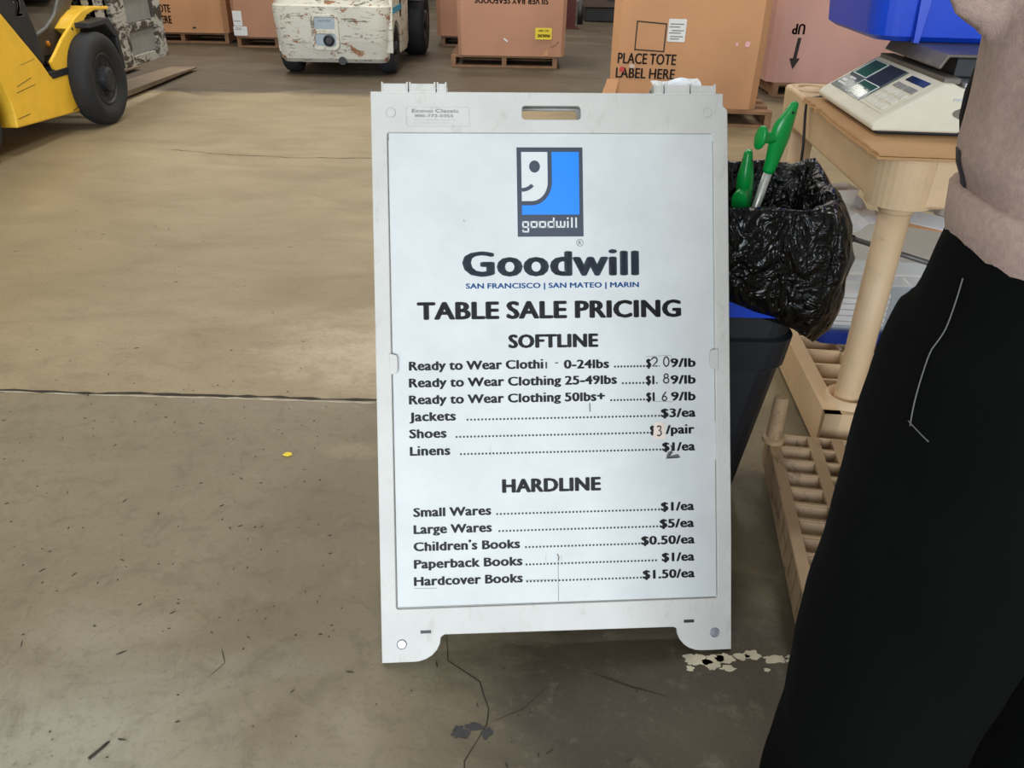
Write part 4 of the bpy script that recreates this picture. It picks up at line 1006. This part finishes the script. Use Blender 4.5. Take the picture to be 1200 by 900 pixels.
zt = SH1 + .28
box_in = thing('striped_block', 'pale striped wooden block inside the clear tote, beside the black bag', 'block', tl(.12, .42, SH1 + .052), TYAW)
finish('block_body', B(0, .14, 0, .10, 0, .10), 'white_plastic', box_in, bevel=.004)
for i in range(5): finish('stripe', B(-.001, .141, -.0012, .0, .012 + i * .018, .015 + i * .018), 'wood', box_in)
sheet_obj('paper_sheet', 'paper', tl(.17, .635, zt + .034), (R(8), R(-6), R(20)), .17, .16, 1.3, 'crumpled white paper sheet on the clear tote, left of the table leg', 'paper')
sheet_obj('paper_sheet', 'paper', tl(.40, .70, zt + .075), (R(24), R(14), R(-18)), .17, .14, 4.1, 'folded white paper standing up behind the torn carton, right of the leg', 'paper')
sheet_obj('paper_sheet', 'paper', tl(.53, .49, zt + .012), (R(4), R(2), R(5)), .26, .13, 7.7, 'flat white paper on the clear tote front rim, right of the table leg', 'paper')
cb = thing('torn_carton', 'small torn cardboard carton lying open on the clear tote near the person', 'carton', tl(.335, .535, zt + .045), R(-30))
b = bmesh.new(); box(b, -.09, .09, -.06, .06, 0, .012); box(b, -.09, -.084, -.06, .06, 0, .05); box(b, .084, .09, -.06, .06, 0, .04); finish('carton_body', b, 'card', cb)
b = bmesh.new(); prism(b, [(-.09, .05), (-.02, .10), (.0, .085), (.05, .09), (.09, .04), (.05, .045), (.0, .06), (-.04, .055)], 'y', .05, .056); finish('torn_flap', b, 'print', cb)
b = bmesh.new(); loft(b, [[(-.09, -.06, .05), (.09, -.06, .04)], [(-.10, -.10, .03), (.08, -.11, .02)]], cap=False, closed=False); o = finish('side_flap', b, 'paper', cb); o.modifiers.new('t', 'SOLIDIFY').thickness = .003
cup = thing('plastic_cup', 'white plastic tub stained brown at its bottom, behind the black bag', 'cup', tl(.16, .735, zt + .010), R(10))
b = bmesh.new(); loft(b, [rrect(-.035, .035, -.03, .03, .012, 0, 4), rrect(-.045, .045, -.038, .038, .012, .075, 4), rrect(-.041, .041, -.034, .034, .012, .075, 4), rrect(-.031, .031, -.026, .026, .010, .006, 4)]); finish('tub_wall', b, 'white_plastic', cup)
b = bmesh.new(); loft(b, [rrect(-.0365, .0365, -.0315, .0315, .012, .002, 4), rrect(-.0395, .0395, -.0340, .0340, .012, .026, 4)]); finish('stain_band', b, 'card', cup)
rod = thing('grabber_rod', 'thin grey-green rod with black end lying across the clear tote', 'rod', (0, 0, 0))
pa, pb = Vector(tl(.095, .53, zt + .010)), Vector(tl(.30, .345, zt - .004)); 
b = bmesh.new(); cone(b, pa.lerp(pb, .22), pb, .007, seg=10); finish('rod_shaft', b, 'grey_metal', rod, smooth=True)
b = bmesh.new(); cone(b, pa, pa.lerp(pb, .24), .010, seg=10); finish('rod_grip', b, 'black_metal', rod, smooth=True)

# ------------------------------------------------------------------ the person at the right edge
PX, PY = .566, .635
per = thing('person', 'person in taupe fleece and baggy black trousers standing cropped at the right edge', 'person', (0, 0, 0))
def ering(c, rx, ry, n=28, yaw=0.0, tilt=0.0, sq=1.0):
    out = []; rm = Matrix.Rotation(yaw, 3, 'Z') @ Matrix.Rotation(tilt, 3, 'X')
    for i in range(n):
        t = 2 * PI * i / n; cx_, sx_ = math.cos(t), math.sin(t)
        p = Vector((rx * math.copysign(abs(cx_) ** sq, cx_), ry * math.copysign(abs(sx_) ** sq, sx_), 0)); out.append(Vector(c) + rm @ p)
    return out
def remesh(o, vox, disp=0.0, nscale=.12, smooth_it=3):
    m = o.modifiers.new('union', 'REMESH'); m.mode = 'VOXEL'; m.voxel_size = vox; m.use_smooth_shade = True
    s = o.modifiers.new('soft', 'SMOOTH'); s.factor = .5; s.iterations = smooth_it
    if disp:
        tx = bpy.data.textures.new('folds', 'CLOUDS'); tx.noise_scale = nscale; tx.noise_depth = 1
        d = o.modifiers.new('folds', 'DISPLACE'); d.texture = tx; d.strength = disp; d.mid_level = .5; d.texture_coords = 'LOCAL'
def skin_mesh(name, verts, edges, root, mat, parent):
    me = bpy.data.meshes.new(name); me.from_pydata([v_[:3] for v_ in verts], edges, []); o = bpy.data.objects.new(name, me); C.objects.link(o); o.parent = parent
    me.materials.append(MT[mat])
    sk = o.modifiers.new('skin', 'SKIN'); sk.use_smooth_shade = True
    if not me.skin_vertices: me.attributes  # layer is made by the modifier below
    return o, me
# --- body: one skinned surface
V = []; E_ = []
def jn(x, y, z, r, prev=None):
    V.append((x, y, z, r)); i = len(V) - 1
    if prev is not None: E_.append((prev, i))
    return i
pel = jn(PX, PY, .93, .125); wa = jn(PX, PY, 1.08, .115, pel); chs = jn(PX, PY + .01, 1.27, .135, wa); nk0 = jn(PX, PY + .01, 1.43, .07, chs); nk = jn(PX, PY + .02, 1.49, .052, nk0)
hd = jn(PX, PY + .03, 1.56, .078, nk); hd2 = jn(PX, PY + .035, 1.64, .088, hd); hd3 = jn(PX, PY + .03, 1.71, .070, hd2)
jn(PX, PY + .115, 1.60, .014, hd2)                                   # nose
for s in (-1, 1): jn(PX + s * .082, PY + .025, 1.61, .016, hd2)      # ears
for s in (-1, 1):
    hp = jn(PX + s * .095, PY, .88, .095, pel); kn = jn(PX + s * .105, PY + .015, .48, .058, hp); an = jn(PX + s * .11, PY - .01, .09, .038, kn); jn(PX + s * .12, PY + .13, .035, .03, an)
def hand(wr, fwd, side, up):
    wrv = Vector(V[wr][:3]); f_, s_, u_ = Vector(fwd).normalized(), Vector(side).normalized(), Vector(up).normalized()
    pm_ = wrv + f_ * .045; p = jn(*pm_, .022, wr); p2 = jn(*(pm_ + f_ * .04), .022, p)
    for k_, (off, ln) in enumerate(((-.030, .062), (-.010, .072), (.010, .068), (.029, .052))):
        b0 = pm_ + f_ * .046 + s_ * off; q = jn(*b0, .0095, p2); q2 = jn(*(b0 + f_ * ln * .5 - u_ * .006), .0088, q); jn(*(b0 + f_ * ln * .85 - u_ * .028), .0078, q2)
    t0 = pm_ + f_ * .005 + s_ * -.034; q = jn(*t0, .011, p); jn(*(t0 + f_ * .04 + s_ * -.014 - u_ * .012), .0092, q)
shl = jn(PX - .15, PY + .01, 1.40, .062, chs); ell = jn(PX - .198, PY - .005, 1.15, .044, shl); wrl = jn(PX - .19, PY + .225, 1.27, .029, ell); hand(wrl, (.2, 1, .25), (1, -.2, 0), (0, -.2, 1))
shr = jn(PX + .15, PY + .01, 1.40, .062, chs); elr = jn(PX + .235, PY - .03, 1.13, .044, shr); wrr = jn(PX + .16, PY + .20, 1.215, .029, elr); hand(wrr, (-.2, 1, .2), (-1, -.2, 0), (0, -.2, 1))
me = bpy.data.meshes.new('body'); me.from_pydata([q[:3] for q in V], E_, []); body_o = bpy.data.objects.new('body', me); C.objects.link(body_o); body_o.parent = per; me.materials.append(MT['skin'])
_b = bmesh.new(); _b.from_mesh(me); ly = _b.verts.layers.skin.verify(); _b.verts.ensure_lookup_table()
for i, q in enumerate(V):
    d = _b.verts[i][ly]; d.radius = (q[3], q[3]); d.use_root = (i == pel)
_b.to_mesh(me); _b.free()
sk = body_o.modifiers.new('skin', 'SKIN'); sk.use_smooth_shade = True; s2 = body_o.modifiers.new('sub', 'SUBSURF'); s2.levels = 1; s2.render_levels = 2
b = bmesh.new(); bmesh.ops.create_uvsphere(b, u_segments=24, v_segments=14, radius=1)
for v_ in b.verts:
    c = v_.co; c.x *= .098; c.y *= .108; c.z *= .108; c += Vector((PX, PY + .015, 1.665))
    if c.y > PY + .06 and c.z < 1.68: c.y = PY + .06
    if c.z < 1.60: c.y = min(c.y, PY + .0)
finish('hair', b, 'hair', per, smooth=True)
for s in (-1, 1):
    b = bmesh.new(); bmesh.ops.create_uvsphere(b, u_segments=12, v_segments=8, radius=.012, matrix=Matrix.Translation((PX + s * .032, PY + .112, 1.63))); finish('eye', b, 'white_ink', per, smooth=True)
b = bmesh.new(); tube(b, [(PX - .025, PY + .108, 1.565), (PX, PY + .116, 1.562), (PX + .025, PY + .108, 1.565)], .006); finish('mouth', b, 'skin', per, smooth=True)
# --- trousers
b = bmesh.new()
hips = [(.955, .185, .140), (.90, .196, .150), (.84, .203, .158), (.78, .206, .160), (.72, .203, .155)]
loft(b, [ering((PX + .002, PY, z), rx, ry, sq=.9) for z, rx, ry in hips])
for s in (-1, 1):
    loft(b, [ering((PX + s * cx_, PY + cy_, z), rx, ry) for z, cx_, cy_, rx, ry in ((.84, .108, 0, .100, .140), (.74, .112, 0, .106, .145), (.62, .117, .002, .106, .140), (.50, .124, .004, .100, .130), (.38, .132, .0, .092, .124), (.25, .134, -.004, .090, .122), (.12, .136, -.006, .089, .124), (.045, .136, -.004, .091, .128))])
tr = finish('trousers', b, 'trouser', per, smooth=True); remesh(tr, .010, .020, .16)
# --- fleece: torso with sleeves
b = bmesh.new()
loft(b, [ering((PX + .004, PY + .002, z), rx, ry, sq=.88) for z, rx, ry in ((.895, .172, .134), (.905, .186, .146), (.92, .191, .150), (.965, .194, .153), (.985, .205, .162), (1.05, .203, .162), (1.14, .198, .156), (1.26, .202, .150), (1.36, .198, .135), (1.43, .13, .10), (1.47, .07, .07), (1.50, .066, .066))])
for pts, rs in ((((PX - .13, PY, 1.39), (PX - .185, PY, 1.25), (PX - .200, PY - .008, 1.17), (PX - .200, PY + .02, 1.145), (PX - .195, PY + .10, 1.19), (PX - .19, PY + .20, 1.255)), (.085, .078, .066, .060, .056, .046)),
                (((PX + .13, PY, 1.39), (PX + .20, PY - .01, 1.25), (PX + .235, PY - .03, 1.145), (PX + .230, PY - .0, 1.115), (PX + .20, PY + .09, 1.15), (PX + .165, PY + .175, 1.20)), (.085, .078, .066, .060, .056, .046))):
    tube(b, pts, list(rs), 20)
fl = finish('fleece_jacket', b, 'fleece', per, smooth=True); remesh(fl, .009, .020, .13)
b = bmesh.new(); loft(b, [ering((PX + .004, PY + .002, z), rx, ry, 40, sq=.88) for z, rx, ry in ((.893, .176, .138), (.897, .186, .147), (.93, .1965, .1555), (.958, .1995, .1585), (.962, .194, .152))]); finish('hem_band', b, 'fleece', fl, smooth=True)

# details that lie on the cloth: find the surface along a horizontal line, then offset
dg = bpy.context.evaluated_depsgraph_get(); dg.update()
def surf(obj):
    ev = obj.evaluated_get(dg); m_ = ev.to_mesh(); bv = BVHTree.FromPolygons([v_.co for v_ in m_.vertices], [p.vertices[:] for p in m_.polygons]); ev.to_mesh_clear(); return bv
bt, bf = surf(tr), surf(fl)
def around(bv, ang, z, off=.0015):
    d = Vector((math.cos(R(ang)), math.sin(R(ang)), 0)); o_ = Vector((PX, PY, z)) + d * .6
    h = bv.ray_cast(o_, -d); p = h[0] if h[0] is not None else Vector((PX, PY, z)) + d * .2
    return p + d * off
def seam(name, bv, pts, r, mat, parent, n=14):
    P = []
    for (a0, z0), (a1, z1) in zip(pts, pts[1:]):
        for i in range(n): P.append(around(bv, a0 + (a1 - a0) * i / n, z0 + (z1 - z0) * i / n))
    P.append(around(bv, *pts[-1])); b = bmesh.new(); tube(b, P, r, 6); return finish(name, b, mat, parent, smooth=True)
seam('pocket_stitching', bt, [(184, .900), (187, .84), (191, .772)], .0006, 'stitch', tr)
seam('pocket_stitching', bt, [(190, .775), (197, .770)], .0006, 'stitch', tr)
seam('back_pocket_seam', bt, [(232, .84), (232, .77), (240, .735)], .001, 'fleece_dark', tr)
b = bmesh.new(); P0 = [[around(bf, a, z, .0006) for z in (.958, .968, .980, .992)] for a in (164, 167, 169)]
loft(b, P0, cap=False, closed=False); o = finish('jacket_pocket_opening', b, 'fleece_dark', fl, smooth=True); o.modifiers.new('t', 'SOLIDIFY').thickness = .001
b = bmesh.new(); P0 = [[around(bf, a, z, o_) for z, o_ in ((.995, .002), (1.01, .006), (1.03, .006), (1.05, .002))] for a in (136, 144, 152)]
loft(b, P0, cap=False, closed=False); o = finish('jacket_lining', b, 'fleece_dark', fl, smooth=True); o.modifiers.new('t', 'SOLIDIFY').thickness = .003
# shoes
for s in (-1, 1):
    b = bmesh.new(); rg = []
    for y, wd, h in ((-.10, .030, .05), (-.085, .040, .075), (-.03, .043, .085), (.04, .045, .07), (.10, .047, .05), (.15, .042, .04), (.175, .024, .028)):
        rg.append([(PX + s * .125 + wd * math.cos(t), PY + y, max(.004, .02 + (h - .02) * math.sin(t)) if math.sin(t) > 0 else .004) for t in [2 * PI * i / 16 for i in range(16)]])
    loft(b, rg); sh_ = finish('shoe', b, 'shoe', per, smooth=True)
    b = bmesh.new(); prism(b, [(PX + s * .125 + p[0], PY + p[1]) for p in ellipse(0, .035, .05, .145, 24)], 'z', .001, .018); finish('sole', b, 'white_plastic', sh_)
